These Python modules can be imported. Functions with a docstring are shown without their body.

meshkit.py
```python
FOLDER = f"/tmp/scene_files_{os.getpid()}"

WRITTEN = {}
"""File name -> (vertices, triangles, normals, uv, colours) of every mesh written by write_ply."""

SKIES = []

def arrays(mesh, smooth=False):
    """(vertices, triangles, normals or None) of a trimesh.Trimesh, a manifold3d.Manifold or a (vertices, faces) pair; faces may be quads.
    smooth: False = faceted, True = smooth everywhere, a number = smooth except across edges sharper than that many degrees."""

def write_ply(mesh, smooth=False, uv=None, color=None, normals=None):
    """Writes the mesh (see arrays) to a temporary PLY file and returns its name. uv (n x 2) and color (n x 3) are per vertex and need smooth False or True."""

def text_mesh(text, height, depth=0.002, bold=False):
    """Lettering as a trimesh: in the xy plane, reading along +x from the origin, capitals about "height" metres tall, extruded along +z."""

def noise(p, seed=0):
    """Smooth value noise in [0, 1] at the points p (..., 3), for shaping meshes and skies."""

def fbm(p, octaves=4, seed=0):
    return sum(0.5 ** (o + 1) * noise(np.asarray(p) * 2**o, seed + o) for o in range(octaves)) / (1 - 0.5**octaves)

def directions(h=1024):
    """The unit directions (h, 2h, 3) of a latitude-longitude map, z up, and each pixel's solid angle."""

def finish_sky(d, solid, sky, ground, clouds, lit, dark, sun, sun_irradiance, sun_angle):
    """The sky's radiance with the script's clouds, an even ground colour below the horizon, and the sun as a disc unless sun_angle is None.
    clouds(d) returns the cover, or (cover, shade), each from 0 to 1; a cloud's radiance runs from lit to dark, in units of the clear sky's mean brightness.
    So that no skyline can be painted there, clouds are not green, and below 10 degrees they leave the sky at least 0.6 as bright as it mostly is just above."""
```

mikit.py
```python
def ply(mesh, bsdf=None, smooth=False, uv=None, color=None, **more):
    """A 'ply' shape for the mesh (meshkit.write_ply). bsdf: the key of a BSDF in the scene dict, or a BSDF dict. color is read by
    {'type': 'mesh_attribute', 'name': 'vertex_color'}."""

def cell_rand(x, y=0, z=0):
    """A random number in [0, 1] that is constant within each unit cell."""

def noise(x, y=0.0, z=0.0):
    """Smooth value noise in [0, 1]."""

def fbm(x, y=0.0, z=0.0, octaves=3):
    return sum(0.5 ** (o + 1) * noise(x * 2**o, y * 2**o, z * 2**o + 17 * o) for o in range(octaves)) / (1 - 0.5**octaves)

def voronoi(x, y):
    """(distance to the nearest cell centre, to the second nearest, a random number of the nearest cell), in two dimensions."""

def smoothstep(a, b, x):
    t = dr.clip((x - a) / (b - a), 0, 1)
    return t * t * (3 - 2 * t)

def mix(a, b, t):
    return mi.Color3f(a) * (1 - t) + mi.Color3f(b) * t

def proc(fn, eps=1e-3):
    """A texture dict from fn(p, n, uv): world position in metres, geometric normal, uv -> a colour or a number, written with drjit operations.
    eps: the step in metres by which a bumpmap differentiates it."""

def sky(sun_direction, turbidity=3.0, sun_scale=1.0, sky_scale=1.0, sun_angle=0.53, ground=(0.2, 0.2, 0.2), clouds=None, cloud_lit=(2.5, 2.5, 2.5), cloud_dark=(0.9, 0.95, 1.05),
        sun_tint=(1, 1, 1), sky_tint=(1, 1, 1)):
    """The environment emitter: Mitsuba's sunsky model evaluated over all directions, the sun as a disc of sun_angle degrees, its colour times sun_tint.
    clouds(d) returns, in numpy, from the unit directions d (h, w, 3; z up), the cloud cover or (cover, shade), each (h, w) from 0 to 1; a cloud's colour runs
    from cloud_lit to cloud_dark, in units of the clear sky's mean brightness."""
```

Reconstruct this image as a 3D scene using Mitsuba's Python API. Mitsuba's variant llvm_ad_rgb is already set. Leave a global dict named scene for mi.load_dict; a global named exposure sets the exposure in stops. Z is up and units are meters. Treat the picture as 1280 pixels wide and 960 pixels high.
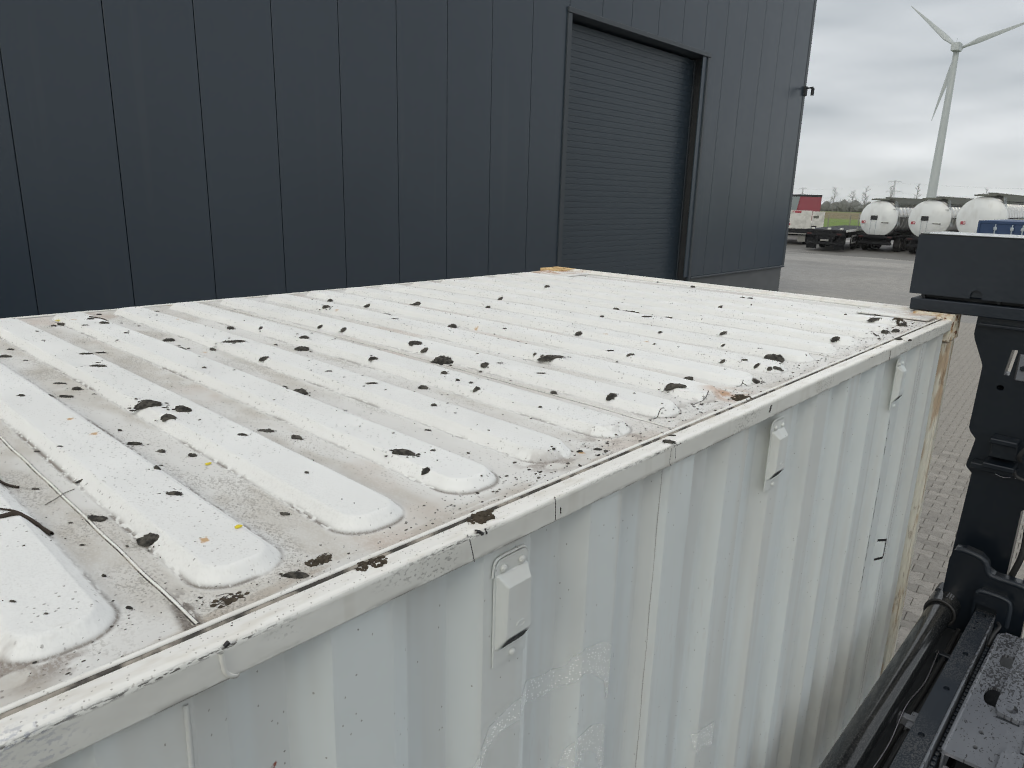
import math, random
import numpy as np, trimesh, drjit as dr, mitsuba as mi, mikit, meshkit
from shapely.geometry import Polygon, Point, box as sbox
from shapely import affinity
from mikit import fbm, noise, voronoi, smoothstep, mix, cell_rand

T = mi.ScalarTransform4f
scene, labels = {}, {}
rng = random.Random(11)
nrg = np.random.default_rng(5)

# ---------------------------------------------------------------- camera, sky, exposure
EYE, FWD, UPV = [2.218, -0.694, 3.062], [0.712101, 0.653203, -0.257368], [0.170554, 0.194653, 0.965930]
scene['camera'] = {'type': 'perspective', 'fov': 71.50, 'fov_axis': 'x', 'near_clip': 0.05, 'far_clip': 6000.0,
                   'to_world': T().look_at(origin=EYE, target=[a + b for a, b in zip(EYE, FWD)], up=UPV)}


def cloud_cover(d):
    z = np.maximum(d[..., 2], 0.0)
    k = 1.0 / (z + 0.28)
    p = np.stack([d[..., 0] * k * 0.9, d[..., 1] * k * 0.9, z * 2.0], -1)
    n = meshkit.fbm(p * 1.7 + 3.1, octaves=5, seed=4)
    n2 = meshkit.fbm(np.stack([d[..., 0] * 5.0, d[..., 1] * 5.0, z * 21.0], -1) + 7.7, octaves=4, seed=9)
    # an overcast sky is about three times as bright overhead as low down; near the horizon the deck thins to a paler strip
    base = 0.90 * (1 - z) ** 1.15
    band = np.exp(-((z - 0.01) / 0.085) ** 2)
    shade = base + (n - 0.5) * 0.42 + (n2 - 0.5) * 1.7 * np.exp(-z * 3) - 0.56 * band + 0.05
    return np.ones_like(z), np.clip(shade, 0, 1)


scene['sky'] = mikit.sky((-0.90, -0.20, 0.50), turbidity=4, sun_scale=0.50, sky_scale=1.0, sun_angle=22, ground=(0.17, 0.17, 0.16), clouds=cloud_cover,
                         sun_tint=(0.80, 0.96, 1.20), cloud_lit=(6.9, 7.05, 7.2), cloud_dark=(2.85, 3.14, 3.42))
exposure = 0.86

# ---------------------------------------------------------------- helpers


def key_for(name):
    if name not in scene and name not in USED:
        return name
    i = 1
    while f'{name}_{i:03d}' in scene or f'{name}_{i:03d}' in USED:
        i += 1
    return f'{name}_{i:03d}'


USED = set()


def thing(name, label, cat, group=None, kind=None):
    k = key_for(name)
    USED.add(k)
    d = {'label': label, 'category': cat}
    if group:
        d['group'] = group
    if kind:
        d['kind'] = kind
    labels[k] = d
    return k


def part(parent, name, mesh, m, smooth=False, label=None, kind=None, **kw):
    k = key_for(f'{parent}__{name}')
    scene[k] = mikit.ply(mesh, m, smooth=smooth, **kw)
    if label or kind:
        labels[k] = {a: b for a, b in (('label', label), ('kind', kind)) if b}
    return k


def single(name, mesh, m, label, cat=None, group=None, kind=None, smooth=False):
    k = key_for(name)
    USED.add(k)
    scene[k] = mikit.ply(mesh, m, smooth=smooth)
    d = {'label': label}
    if cat:
        d['category'] = cat
    if group:
        d['group'] = group
    if kind:
        d['kind'] = kind
    labels[k] = d
    return k


def cat(ms):
    ms = list(ms)
    return trimesh.util.concatenate([trimesh.Trimesh(m.vertices, m.faces, process=False) for m in ms])


def cbox(lo, hi, c=0.004):
    lo, hi = np.array(lo, float), np.array(hi, float)
    c = min(c, 0.3 * float((hi - lo).min()))
    if c < 1e-5:
        m = trimesh.creation.box(extents=hi - lo)
        m.apply_translation((lo + hi) / 2)
        return m
    pts = []
    for i in range(8):
        b = np.array([(i >> k) & 1 for k in range(3)])
        p = np.where(b, hi, lo)
        s = np.where(b, -1, 1)
        for k in range(3):
            q = p + s * c
            q[k] = p[k]
            pts.append(q)
    return trimesh.convex.convex_hull(np.array(pts))


def tube(p0, p1, r, n=16):
    return trimesh.creation.cylinder(radius=r, segment=[p0, p1], sections=n)


def cone(p0, p1, r0, r1, n=6, caps=True):
    p0, p1 = np.array(p0, float), np.array(p1, float)
    d = p1 - p0
    d /= np.linalg.norm(d)
    a = np.cross(d, [0.31, 0.87, 0.12] if abs(d[1]) < 0.9 else [1, 0, 0.2])
    a /= np.linalg.norm(a)
    b = np.cross(d, a)
    t = np.arange(n) / n * 2 * np.pi
    ring = np.outer(np.cos(t), a) + np.outer(np.sin(t), b)
    v = np.vstack([p0 + ring * r0, p1 + ring * r1, [p0], [p1]])
    f = []
    for i in range(n):
        j = (i + 1) % n
        f += [[i, j, n + j], [i, n + j, n + i]]
        if caps:
            f += [[2 * n, j, i], [2 * n + 1, n + i, n + j]]
    return trimesh.Trimesh(v, f, process=False)


def path_tube(pts, r, n=8):
    """A tube swept along a polyline (hoses, cables)."""
    pts = np.array(pts, float)
    t = np.gradient(pts, axis=0)
    t /= np.linalg.norm(t, axis=1, keepdims=True)
    a = np.cross(t[0], [0.2, 0.3, 0.93])
    v = []
    for i in range(len(pts)):
        a = a - t[i] * np.dot(a, t[i])
        a /= np.linalg.norm(a)
        b = np.cross(t[i], a)
        ang = np.arange(n) / n * 2 * np.pi
        v.append(pts[i] + r * (np.outer(np.cos(ang), a) + np.outer(np.sin(ang), b)))
    v = np.vstack(v)
    f = []
    for i in range(len(pts) - 1):
        for j in range(n):
            k = (j + 1) % n
            f += [[i * n + j, i * n + k, (i + 1) * n + k], [i * n + j, (i + 1) * n + k, (i + 1) * n + j]]
    return trimesh.Trimesh(v, f, process=False)


def spline(pts, m=8):
    pts = np.array(pts, float)
    p = np.vstack([2 * pts[0] - pts[1], pts, 2 * pts[-1] - pts[-2]])
    out = []
    for i in range(1, len(p) - 2):
        for s in np.linspace(0, 1, m, endpoint=False):
            a, b, c, d = p[i - 1], p[i], p[i + 1], p[i + 2]
            out.append(0.5 * (2 * b + (c - a) * s + (2 * a - 5 * b + 4 * c - d) * s * s + (3 * b - a - 3 * c + d) * s ** 3))
    out.append(pts[-1])
    return np.array(out)


def prism(poly, axis, lo, hi):
    """Extrude a shapely polygon. axis 'x': the polygon is in (y, z); 'y': in (x, z); 'z': in (x, y)."""
    geoms = getattr(poly, 'geoms', [poly])
    ms = []
    for g in geoms:
        m = trimesh.creation.extrude_polygon(g, hi - lo, engine='earcut')
        v = m.vertices
        if axis == 'x':
            w = np.stack([v[:, 2] + lo, v[:, 0], v[:, 1]], 1)
            fl = False
        elif axis == 'y':
            w = np.stack([v[:, 0], v[:, 2] + lo, v[:, 1]], 1)
            fl = True
        else:
            w = np.stack([v[:, 0], v[:, 1], v[:, 2] + lo], 1)
            fl = False
        f = m.faces[:, ::-1] if fl else m.faces
        ms.append(trimesh.Trimesh(w, f, process=False))
    return cat(ms)


def grid_mesh(xs, ys, zf):
    X, Y = np.meshgrid(xs, ys, indexing='ij')
    Z = zf(X, Y)
    v = np.stack([X, Y, Z], -1).reshape(-1, 3)
    n, m = len(xs), len(ys)
    i = (np.arange(n - 1)[:, None] * m + np.arange(m - 1)[None]).ravel()
    f = np.vstack([np.stack([i, i + m, i + m + 1], 1), np.stack([i, i + m + 1, i + 1], 1)])
    return trimesh.Trimesh(v, f, process=False)


def blob(rad, seed, sub=2, rough=0.35):
    m = trimesh.creation.icosphere(subdivisions=sub, radius=1.0)
    v = m.vertices
    n = meshkit.fbm(v * 1.6 + seed * 3.7, octaves=3, seed=seed) - 0.5
    v = v * (1 + 2 * rough * n)[:, None]
    return trimesh.Trimesh(v * np.array(rad), m.faces, process=False)


# ---------------------------------------------------------------- materials
P0, PIT = 2.6025, 0.2115           # a roof rib's centre, the pitch of the ribs
Y0, Y1 = 0.105, 2.333              # where the ribs end


def principled(c, rough=0.5, spec=0.5, metal=0.0, **kw):
    d = {'type': 'principled', 'base_color': c if isinstance(c, dict) else {'type': 'rgb', 'value': list(c)}, 'roughness': rough, 'specular': spec, 'metallic': metal}
    d.update(kw)
    return d


def two(b):
    return {'type': 'twosided', 'bsdf': b}


def bump(b, fn, scale=1.0, eps=1e-3):
    return {'type': 'bumpmap', 'arbitrary': mikit.proc(fn, eps), 'scale': scale, 'bsdf': b}


def rib_sdf(p):
    u = (p.x - P0) / PIT
    u = dr.abs(u - dr.floor(u + 0.5)) * PIT
    qx = u - 0.010
    qy = dr.abs(p.y - 0.5 * (Y0 + Y1)) - (0.5 * (Y1 - Y0) - 0.052)
    out = dr.sqrt(dr.square(dr.maximum(qx, 0)) + dr.square(dr.maximum(qy, 0)))
    return 0.052 - (out + dr.minimum(dr.maximum(qx, qy), 0))


def roof_colour(p, n, uv):
    c = mix((0.74, 0.745, 0.73), (0.66, 0.66, 0.64), fbm(p.x * 5, p.y * 2.2, 0.3, octaves=4))
    s = rib_sdf(p)
    # grime in the grooves, in broken blots
    blot = fbm(p.x * 9, p.y * 3.4, 1.0, octaves=4)
    blot2 = fbm(p.x * 34 + 5, p.y * 22, 2.0, octaves=3)
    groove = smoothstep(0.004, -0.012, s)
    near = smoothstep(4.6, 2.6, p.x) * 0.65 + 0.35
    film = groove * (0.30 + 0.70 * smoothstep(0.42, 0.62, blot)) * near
    c = mix(c, (0.58, 0.575, 0.555), groove * 0.5)  # even groove shade put into the colour so the ribs stand out
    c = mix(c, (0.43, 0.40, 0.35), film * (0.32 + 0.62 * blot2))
    # rust-brown bloom here and there
    bloom = smoothstep(0.55, 0.73, fbm(p.x * 4.3 + 2, p.y * 3.1 + 7, 4.0, octaves=4)) * groove * near
    c = mix(c, (0.47, 0.39, 0.33), bloom * (0.35 + 0.6 * blot2))
    # uneven dark brown line along the foot of the ribs, stronger at the rib ends
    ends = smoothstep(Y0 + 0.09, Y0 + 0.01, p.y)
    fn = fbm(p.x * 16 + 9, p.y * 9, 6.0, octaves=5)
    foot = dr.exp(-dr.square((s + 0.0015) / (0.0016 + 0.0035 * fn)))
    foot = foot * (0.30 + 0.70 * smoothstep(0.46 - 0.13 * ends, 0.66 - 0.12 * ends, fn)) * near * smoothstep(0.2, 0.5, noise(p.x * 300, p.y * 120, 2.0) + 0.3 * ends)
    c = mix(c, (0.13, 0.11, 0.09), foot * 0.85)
    gut = smoothstep(0.100, 0.052, p.y) * smoothstep(0.40, 0.62, fbm(p.x * 14, p.y * 60, 4.0, octaves=4)) * (0.4 + 0.6 * near)
    c = mix(c, (0.36, 0.31, 0.25), gut * (0.35 + 0.6 * blot2))
    wedge = smoothstep(0.017, 0.006, dr.abs(p.x - 2.509 - 0.15 * (p.y - 0.09))) * smoothstep(0.17, 0.10, p.y) * smoothstep(0.38, 0.55, fbm(p.x * 120, p.y * 50, 1.0, octaves=3))
    c = mix(c, (0.11, 0.09, 0.075), wedge * 0.9)
    # soot fan spreading from the rib ends
    fan = smoothstep(0.055, 0.0, dr.abs(s + 0.012)) * ends * smoothstep(0.46, 0.66, fbm(p.x * 30, p.y * 44, 9.0, octaves=4)) * smoothstep(0.5, 0.62, fbm(p.x * 4.7, 3.0, 2.0, octaves=2)) * near
    c = mix(c, (0.19, 0.155, 0.13), fan * 0.8)
    # dark blotches of moss and soot in the grooves
    soot = smoothstep(0.52, 0.72, fbm(p.x * 11 + 31, p.y * 5, 3.0, octaves=4)) * smoothstep(0.50, 0.62, fbm(p.x * 420, p.y * 330, 1.0, octaves=2)) * groove * near
    c = mix(c, (0.20, 0.18, 0.15), soot * 0.5)
    # chalky, slightly mottled paint on the crests
    c = mix(c, (0.60, 0.60, 0.585), 0.30 * smoothstep(0.45, 0.72, fbm(p.x * 520, p.y * 300, 2.0, octaves=2)) * smoothstep(0.35, 0.65, fbm(p.x * 7 + 1, p.y * 4, 3.0)))
    # fine grit
    d1, _, r1 = voronoi(p.x * 105, p.y * 105)
    grit = smoothstep(0.13, 0.07, d1 / (0.25 + 1.6 * r1 * r1)) * smoothstep(0.60, 0.85, r1)
    grit = grit * smoothstep(0.42, 0.6, fbm(p.x * 6, p.y * 6, 8.0))
    c = mix(c, (0.16, 0.145, 0.13), grit * 0.75)
    d2, _, r2 = voronoi(p.x * 240, p.y * 150)
    fine = smoothstep(0.34, 0.16, d2) * smoothstep(0.60, 0.8, r2) * (0.25 + 0.75 * groove) * smoothstep(0.36, 0.6, fbm(p.x * 8 + 3, p.y * 8, 5.0))
    c = mix(c, (0.25, 0.22, 0.18), fine * 0.7)
    # yellow rust pin-pricks
    d3, _, r3 = voronoi(p.x * 6.0 + 0.3, p.y * 6.0)
    pin = smoothstep(0.060, 0.02, d3 + 0.09 * (fbm(p.x * 240, p.y * 150, 3.0) - 0.5)) * smoothstep(0.93, 0.935, r3)
    c = mix(c, (0.45, 0.23, 0.04), pin * 0.75)
    # rust creeping in at the far corners and under the debris heap by the rail
    far = smoothstep(0.26, 0.02, dr.sqrt(dr.square(p.x - 5.85) + dr.square(p.y - 2.3)))
    far2 = smoothstep(0.30, 0.02, dr.sqrt(dr.square(p.x - 5.90) + dr.square(p.y - 0.06)))
    heap = smoothstep(0.10, 0.01, dr.sqrt(dr.square(p.x - 3.93) + dr.square(p.y - 0.10)))
    rn = smoothstep(0.35, 0.65, fbm(p.x * 30, p.y * 22, 3.0, octaves=4))
    c = mix(c, (0.36, 0.16, 0.04), dr.clip(far * rn * 0.85 + far2 * rn * 0.55 + heap * rn * 0.8, 0, 1))
    return c


def roof_rough(p, n, uv):
    return 0.34 + 0.3 * fbm(p.x * 20, p.y * 12, 2.0)


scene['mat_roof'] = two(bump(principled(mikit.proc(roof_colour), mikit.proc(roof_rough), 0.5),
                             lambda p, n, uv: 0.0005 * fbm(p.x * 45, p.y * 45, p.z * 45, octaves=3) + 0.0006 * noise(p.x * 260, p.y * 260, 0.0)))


def scuff(p, fx, fy, fz, a, b, seed):
    return smoothstep(a, b, fbm(p.x * fx + seed, p.y * fy, p.z * fz, octaves=5))


def rail_colour(p, n, uv):
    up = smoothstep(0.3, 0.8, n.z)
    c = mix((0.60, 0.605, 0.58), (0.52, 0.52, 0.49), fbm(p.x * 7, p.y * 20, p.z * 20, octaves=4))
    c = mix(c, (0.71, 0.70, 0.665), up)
    # yellow-brown film on the top
    c = mix(c, (0.56, 0.525, 0.455), up * 0.5 * scuff(p, 19, 60, 8, 0.46, 0.70, 3.0))
    # black scuffs on the arris, denser in patches
    edge = dr.exp(-dr.square((p.z - 2.565) / 0.0025)) * smoothstep(0.03, 0.0, dr.abs(p.y))
    sc = smoothstep(0.46, 0.58, fbm(p.x * 2.6 + 4, 0.5, 0.0, octaves=3)) * smoothstep(0.46, 0.62, fbm(p.x * 160, p.z * 700, 3.0, octaves=3))
    c = mix(c, (0.06, 0.055, 0.05), edge * sc * 0.95)
    # scratches and grime on the face
    fa = 1 - up
    sp = smoothstep(0.56, 0.68, fbm(p.x * 230, 1.0, p.z * 260, octaves=4)) * smoothstep(0.50, 0.62, fbm(p.x * 6 + 2, 3.0, p.z * 9, octaves=3))
    c = mix(c, (0.20, 0.20, 0.185), fa * sp * 0.6)
    low = smoothstep(2.534, 2.522, p.z) * smoothstep(0.40, 0.6, fbm(p.x * 22, 2.0, p.z * 60, octaves=4))
    c = mix(c, (0.14, 0.13, 0.115), fa * low * 0.75)
    # vertical weep stains
    w = smoothstep(0.60, 0.72, fbm(p.x * 26, 3.0, p.z * 1.5, octaves=3)) * fa
    c = mix(c, (0.40, 0.38, 0.33), w * 0.22)
    # grit on top
    d1, _, r1 = voronoi(p.x * 210, p.y * 210)
    c = mix(c, (0.18, 0.16, 0.13), up * smoothstep(0.28, 0.12, d1) * smoothstep(0.80, 0.90, r1) * 0.7)
    # blue scrape at the near end, rust pips
    bl = smoothstep(2.40, 2.31, p.x) * smoothstep(0.50, 0.70, fbm(p.x * 240, p.y * 200, p.z * 300, octaves=3)) * smoothstep(0.35, 0.6, fbm(p.x * 20, 1.0, p.z * 40)) * smoothstep(0.03, 0.0, p.y)
    c = mix(c, (0.16, 0.18, 0.25), bl * 0.5)
    d3, _, r3 = voronoi(p.x * 9, p.z * 9 + p.y * 7)
    c = mix(c, (0.22, 0.07, 0.03), smoothstep(0.035, 0.01, d3) * smoothstep(0.75, 0.8, r3) * 0.9)
    # rust towards the far corner
    cr = smoothstep(5.72, 5.92, p.x) * dr.maximum(smoothstep(0.30, 0.12, p.y), smoothstep(2.05, 2.25, p.y)) * smoothstep(0.42, 0.62, fbm(p.x * 24, p.y * 30, p.z * 18, octaves=4))
    c = mix(c, (0.44, 0.30, 0.17), cr * 0.6)
    return c


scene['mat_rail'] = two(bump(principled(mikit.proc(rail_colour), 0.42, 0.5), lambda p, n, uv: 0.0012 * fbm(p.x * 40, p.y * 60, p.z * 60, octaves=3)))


def side_colour(p, n, uv):
    c = mix((0.575, 0.62, 0.625), (0.525, 0.56, 0.562), fbm(p.x * 3, p.y * 3, p.z * 1.2, octaves=4))
    w = fbm(p.x * 22, p.y * 5, p.z * 0.8, octaves=3)
    c = mix(c, (0.50, 0.505, 0.485), 0.5 * smoothstep(0.42, 0.7, w))
    top = smoothstep(2.36, 2.52, p.z) * smoothstep(0.38, 0.7, fbm(p.x * 14, 2.0, p.z * 2.5, octaves=4))
    c = mix(c, (0.42, 0.40, 0.36), 0.35 * top)
    d, _, r = voronoi(p.x * 13, p.z * 13)
    c = mix(c, (0.08, 0.07, 0.06), smoothstep(0.026, 0.010, d) * smoothstep(0.80, 0.84, r) * 0.7)
    d, _, r = voronoi(p.x * 40 + 7, p.z * 26)
    c = mix(c, (0.20, 0.19, 0.17), smoothstep(0.06, 0.03, d) * smoothstep(0.8, 0.86, r) * 0.7)
    # short scratches
    s = smoothstep(0.66, 0.70, fbm(p.x * 150, 1.0, p.z * 16, octaves=3)) * smoothstep(0.62, 0.72, fbm(p.x * 3 + 8, 1.0, p.z * 3, octaves=2))
    c = mix(c, (0.50, 0.50, 0.49), s * 0.25)
    # two rust scabs with a yellow run, near the camera end
    rs = smoothstep(0.008, 0.003, dr.sqrt(dr.square(p.x - 2.585) + dr.square((p.z - 2.33) * 0.9)) + 0.006 * noise(p.x * 300, 0.0, p.z * 300))
    c = mix(c, (0.20, 0.05, 0.03), rs)
    return c


scene['mat_side'] = two(bump(principled(mikit.proc(side_colour), 0.36, 0.5),
                             lambda p, n, uv: 0.0016 * fbm(p.x * 9, p.y * 9, p.z * 6, octaves=3) + 0.0003 * fbm(p.x * 160, p.y * 80, p.z * 160, octaves=2)))


def post_colour(p, n, uv):
    c = mix((0.60, 0.60, 0.55), (0.50, 0.48, 0.40), fbm(p.x * 9, p.y * 9, p.z * 2, octaves=4))
    c = mix(c, (0.55, 0.535, 0.475), 0.5 * smoothstep(0.40, 0.66, fbm(p.x * 50, p.y * 30, p.z * 1.6, octaves=4)))
    rr = fbm(p.x * 40 + 3, p.y * 40, p.z * 5.5, octaves=5)
    c = mix(c, (0.33, 0.215, 0.12), smoothstep(0.54, 0.70, rr + 0.12 * smoothstep(1.9, 2.6, p.z)) * 0.7)
    c = mix(c, (0.16, 0.10, 0.06), 0.6 * smoothstep(0.64, 0.78, fbm(p.x * 60, p.y * 60, p.z * 14, octaves=4) + 0.08 * smoothstep(2.2, 2.6, p.z)) * 0.9)
    return c


scene['mat_post'] = two(bump(principled(mikit.proc(post_colour), 0.6, 0.4), lambda p, n, uv: 0.002 * fbm(p.x * 60, p.y * 60, p.z * 40, octaves=3)))


def rust_colour(p, n, uv):
    r = fbm(p.x * 38, p.y * 38, p.z * 30, octaves=5)
    c = mix(mix((0.66, 0.62, 0.52), (0.58, 0.42, 0.22), smoothstep(1.0, 2.0, p.y)), (0.46, 0.29, 0.14), smoothstep(0.50, 0.70, r))
    c = mix(c, (0.17, 0.07, 0.03), smoothstep(0.56, 0.68, fbm(p.x * 55 + 4, p.y * 55, p.z * 40, octaves=4)))
    return c


scene['mat_rust'] = two(bump(principled(mikit.proc(rust_colour), 0.75, 0.3), lambda p, n, uv: 0.004 * fbm(p.x * 90, p.y * 90, p.z * 90, octaves=3)))
scene['mat_white'] = two(principled((0.66, 0.665, 0.65), 0.4))

def residue_colour(p, n, uv):
    d, _, r = voronoi(p.x * 170, p.z * 170)
    c = mix((0.56, 0.595, 0.59), (0.60, 0.63, 0.625), fbm(p.x * 60, p.z * 60, 0.0))
    return mix(c, (0.93, 0.94, 0.94), smoothstep(0.34, 0.18, d) * smoothstep(0.52, 0.72, r))


scene['mat_residue'] = two(bump(principled(mikit.proc(residue_colour), 0.22, 0.6), lambda p, n, uv: 0.0022 * smoothstep(0.45, 0.05, voronoi(p.x * 170, p.z * 170)[0]), 1.0, 5e-4))
scene['mat_black_mark'] = two(principled((0.012, 0.012, 0.013), 0.5))


def mud_colour(p, n, uv):
    return mix((0.028, 0.027, 0.025), (0.095, 0.088, 0.077), smoothstep(0.3, 0.75, fbm(p.x * 150, p.y * 150, p.z * 150, octaves=3)))


scene['mat_mud'] = two(bump(principled(mikit.proc(mud_colour), 0.85, 0.2), lambda p, n, uv: 0.004 * fbm(p.x * 260, p.y * 260, p.z * 260, octaves=2)))


def moss_colour(p, n, uv):
    return mix((0.028, 0.024, 0.018), (0.11, 0.09, 0.068), fbm(p.x * 160, p.y * 160, p.z * 160, octaves=3))


scene['mat_moss'] = two(bump(principled(mikit.proc(moss_colour), 0.95, 0.1), lambda p, n, uv: 0.01 * fbm(p.x * 300, p.y * 300, p.z * 300, octaves=2)))
scene['mat_twig'] = two(principled((0.045, 0.035, 0.028), 0.8, 0.2))
scene['mat_seam'] = two(principled((0.33, 0.33, 0.32), 0.6))
scene['mat_seal'] = two(principled(mikit.proc(lambda p, n, uv: mix((0.035, 0.031, 0.026), (0.30, 0.27, 0.23), smoothstep(0.36, 0.70, fbm(p.x * 42, p.y * 60, 0.0, octaves=5)))), 0.7))
scene['mat_yellow'] = two(principled((0.62, 0.50, 0.03), 0.5))


def steel_black(lum, speck, rough):
    def col(p, n, uv):
        c = mix((0.008 * lum, 0.0135 * lum, 0.022 * lum), (0.014 * lum, 0.021 * lum, 0.032 * lum), fbm(p.x * 7, p.y * 9, p.z * 7, octaves=4))
        up = smoothstep(0.4, 0.9, n.z)
        dust = smoothstep(0.44, 0.66, fbm(p.x * 260, p.y * 330, p.z * 160, octaves=3)) * smoothstep(0.30, 0.65, fbm(p.x * 3, p.y * 8, 1.0))
        return mix(c, (0.085, 0.083, 0.082), dust * (0.15 + 0.85 * up) * speck)

    return two(bump(principled(mikit.proc(col), rough, 0.42), lambda p, n, uv: 0.0012 * fbm(p.x * 60, p.y * 60, p.z * 60, octaves=3)))


scene['mat_black'] = steel_black(0.45, 0.12, 0.26)
scene['mat_block'] = steel_black(0.75, 0.05, 0.34)
scene['mat_beam'] = steel_black(0.8, 0.55, 0.5)


def panel_colour(p, n, uv):
    c = mix((0.105, 0.112, 0.13), (0.14, 0.148, 0.165), fbm(p.x * 5, p.y * 9, 0.0, octaves=4))
    sp = smoothstep(0.46, 0.56, fbm(p.x * 105, p.y * 190, 2.0, octaves=3) - 0.22 * smoothstep(5.35, 4.95, p.x))
    return mix(c, (0.018, 0.018, 0.02), sp * 0.85)


scene['mat_panel'] = two(bump(principled(mikit.proc(panel_colour), 0.30, 0.5), lambda p, n, uv: 0.0015 * fbm(p.x * 60, p.y * 60, 0.0, octaves=3)))
scene['mat_cylinder'] = two(principled(mikit.proc(lambda p, n, uv: mix((0.008, 0.009, 0.010), (0.09, 0.088, 0.085),
                            smoothstep(0.50, 0.72, fbm(p.x * 260, p.y * 260, p.z * 260, octaves=3)) * smoothstep(-0.2, 0.7, n.z) * 0.35)), 0.13, 0.5))
scene['mat_rubber'] = two(principled((0.014, 0.014, 0.015), 0.55))
scene['mat_chrome'] = two({'type': 'roughconductor', 'material': 'Cr', 'alpha': 0.12})


def cladding_colour(p, n, uv):
    c = mix((0.018, 0.029, 0.044), (0.023, 0.036, 0.052), fbm(p.x * 0.7, p.y, p.z * 0.35, octaves=4))
    return mix(c, (0.045, 0.052, 0.06), 0.2 * smoothstep(0.60, 0.80, fbm(p.x * 9, p.y, p.z * 0.25, octaves=4)))


scene['mat_cladding'] = two(bump(principled(mikit.proc(cladding_colour), 0.30, 0.6), lambda p, n, uv: 0.010 * fbm(p.x * 1.1, p.y, p.z * 0.45, octaves=2) + 0.0012 * fbm(p.x * 6, p.y, p.z * 3, octaves=2), 1.0, 0.02))
scene['mat_wet'] = two(principled((0.02, 0.022, 0.026), 0.07, 0.9))
scene['mat_shutter'] = two(principled((0.022, 0.034, 0.047), 0.38, 0.5))
scene['mat_trim'] = two(principled((0.030, 0.038, 0.047), 0.38, 0.5))
scene['mat_dark'] = two(principled((0.012, 0.014, 0.017), 0.6))
scene['mat_plinth'] = two(principled(mikit.proc(lambda p, n, uv: mix((0.070, 0.075, 0.080), (0.10, 0.105, 0.11), fbm(p.x * 2.5, p.y, p.z * 3, octaves=5))), 0.7))

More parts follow.
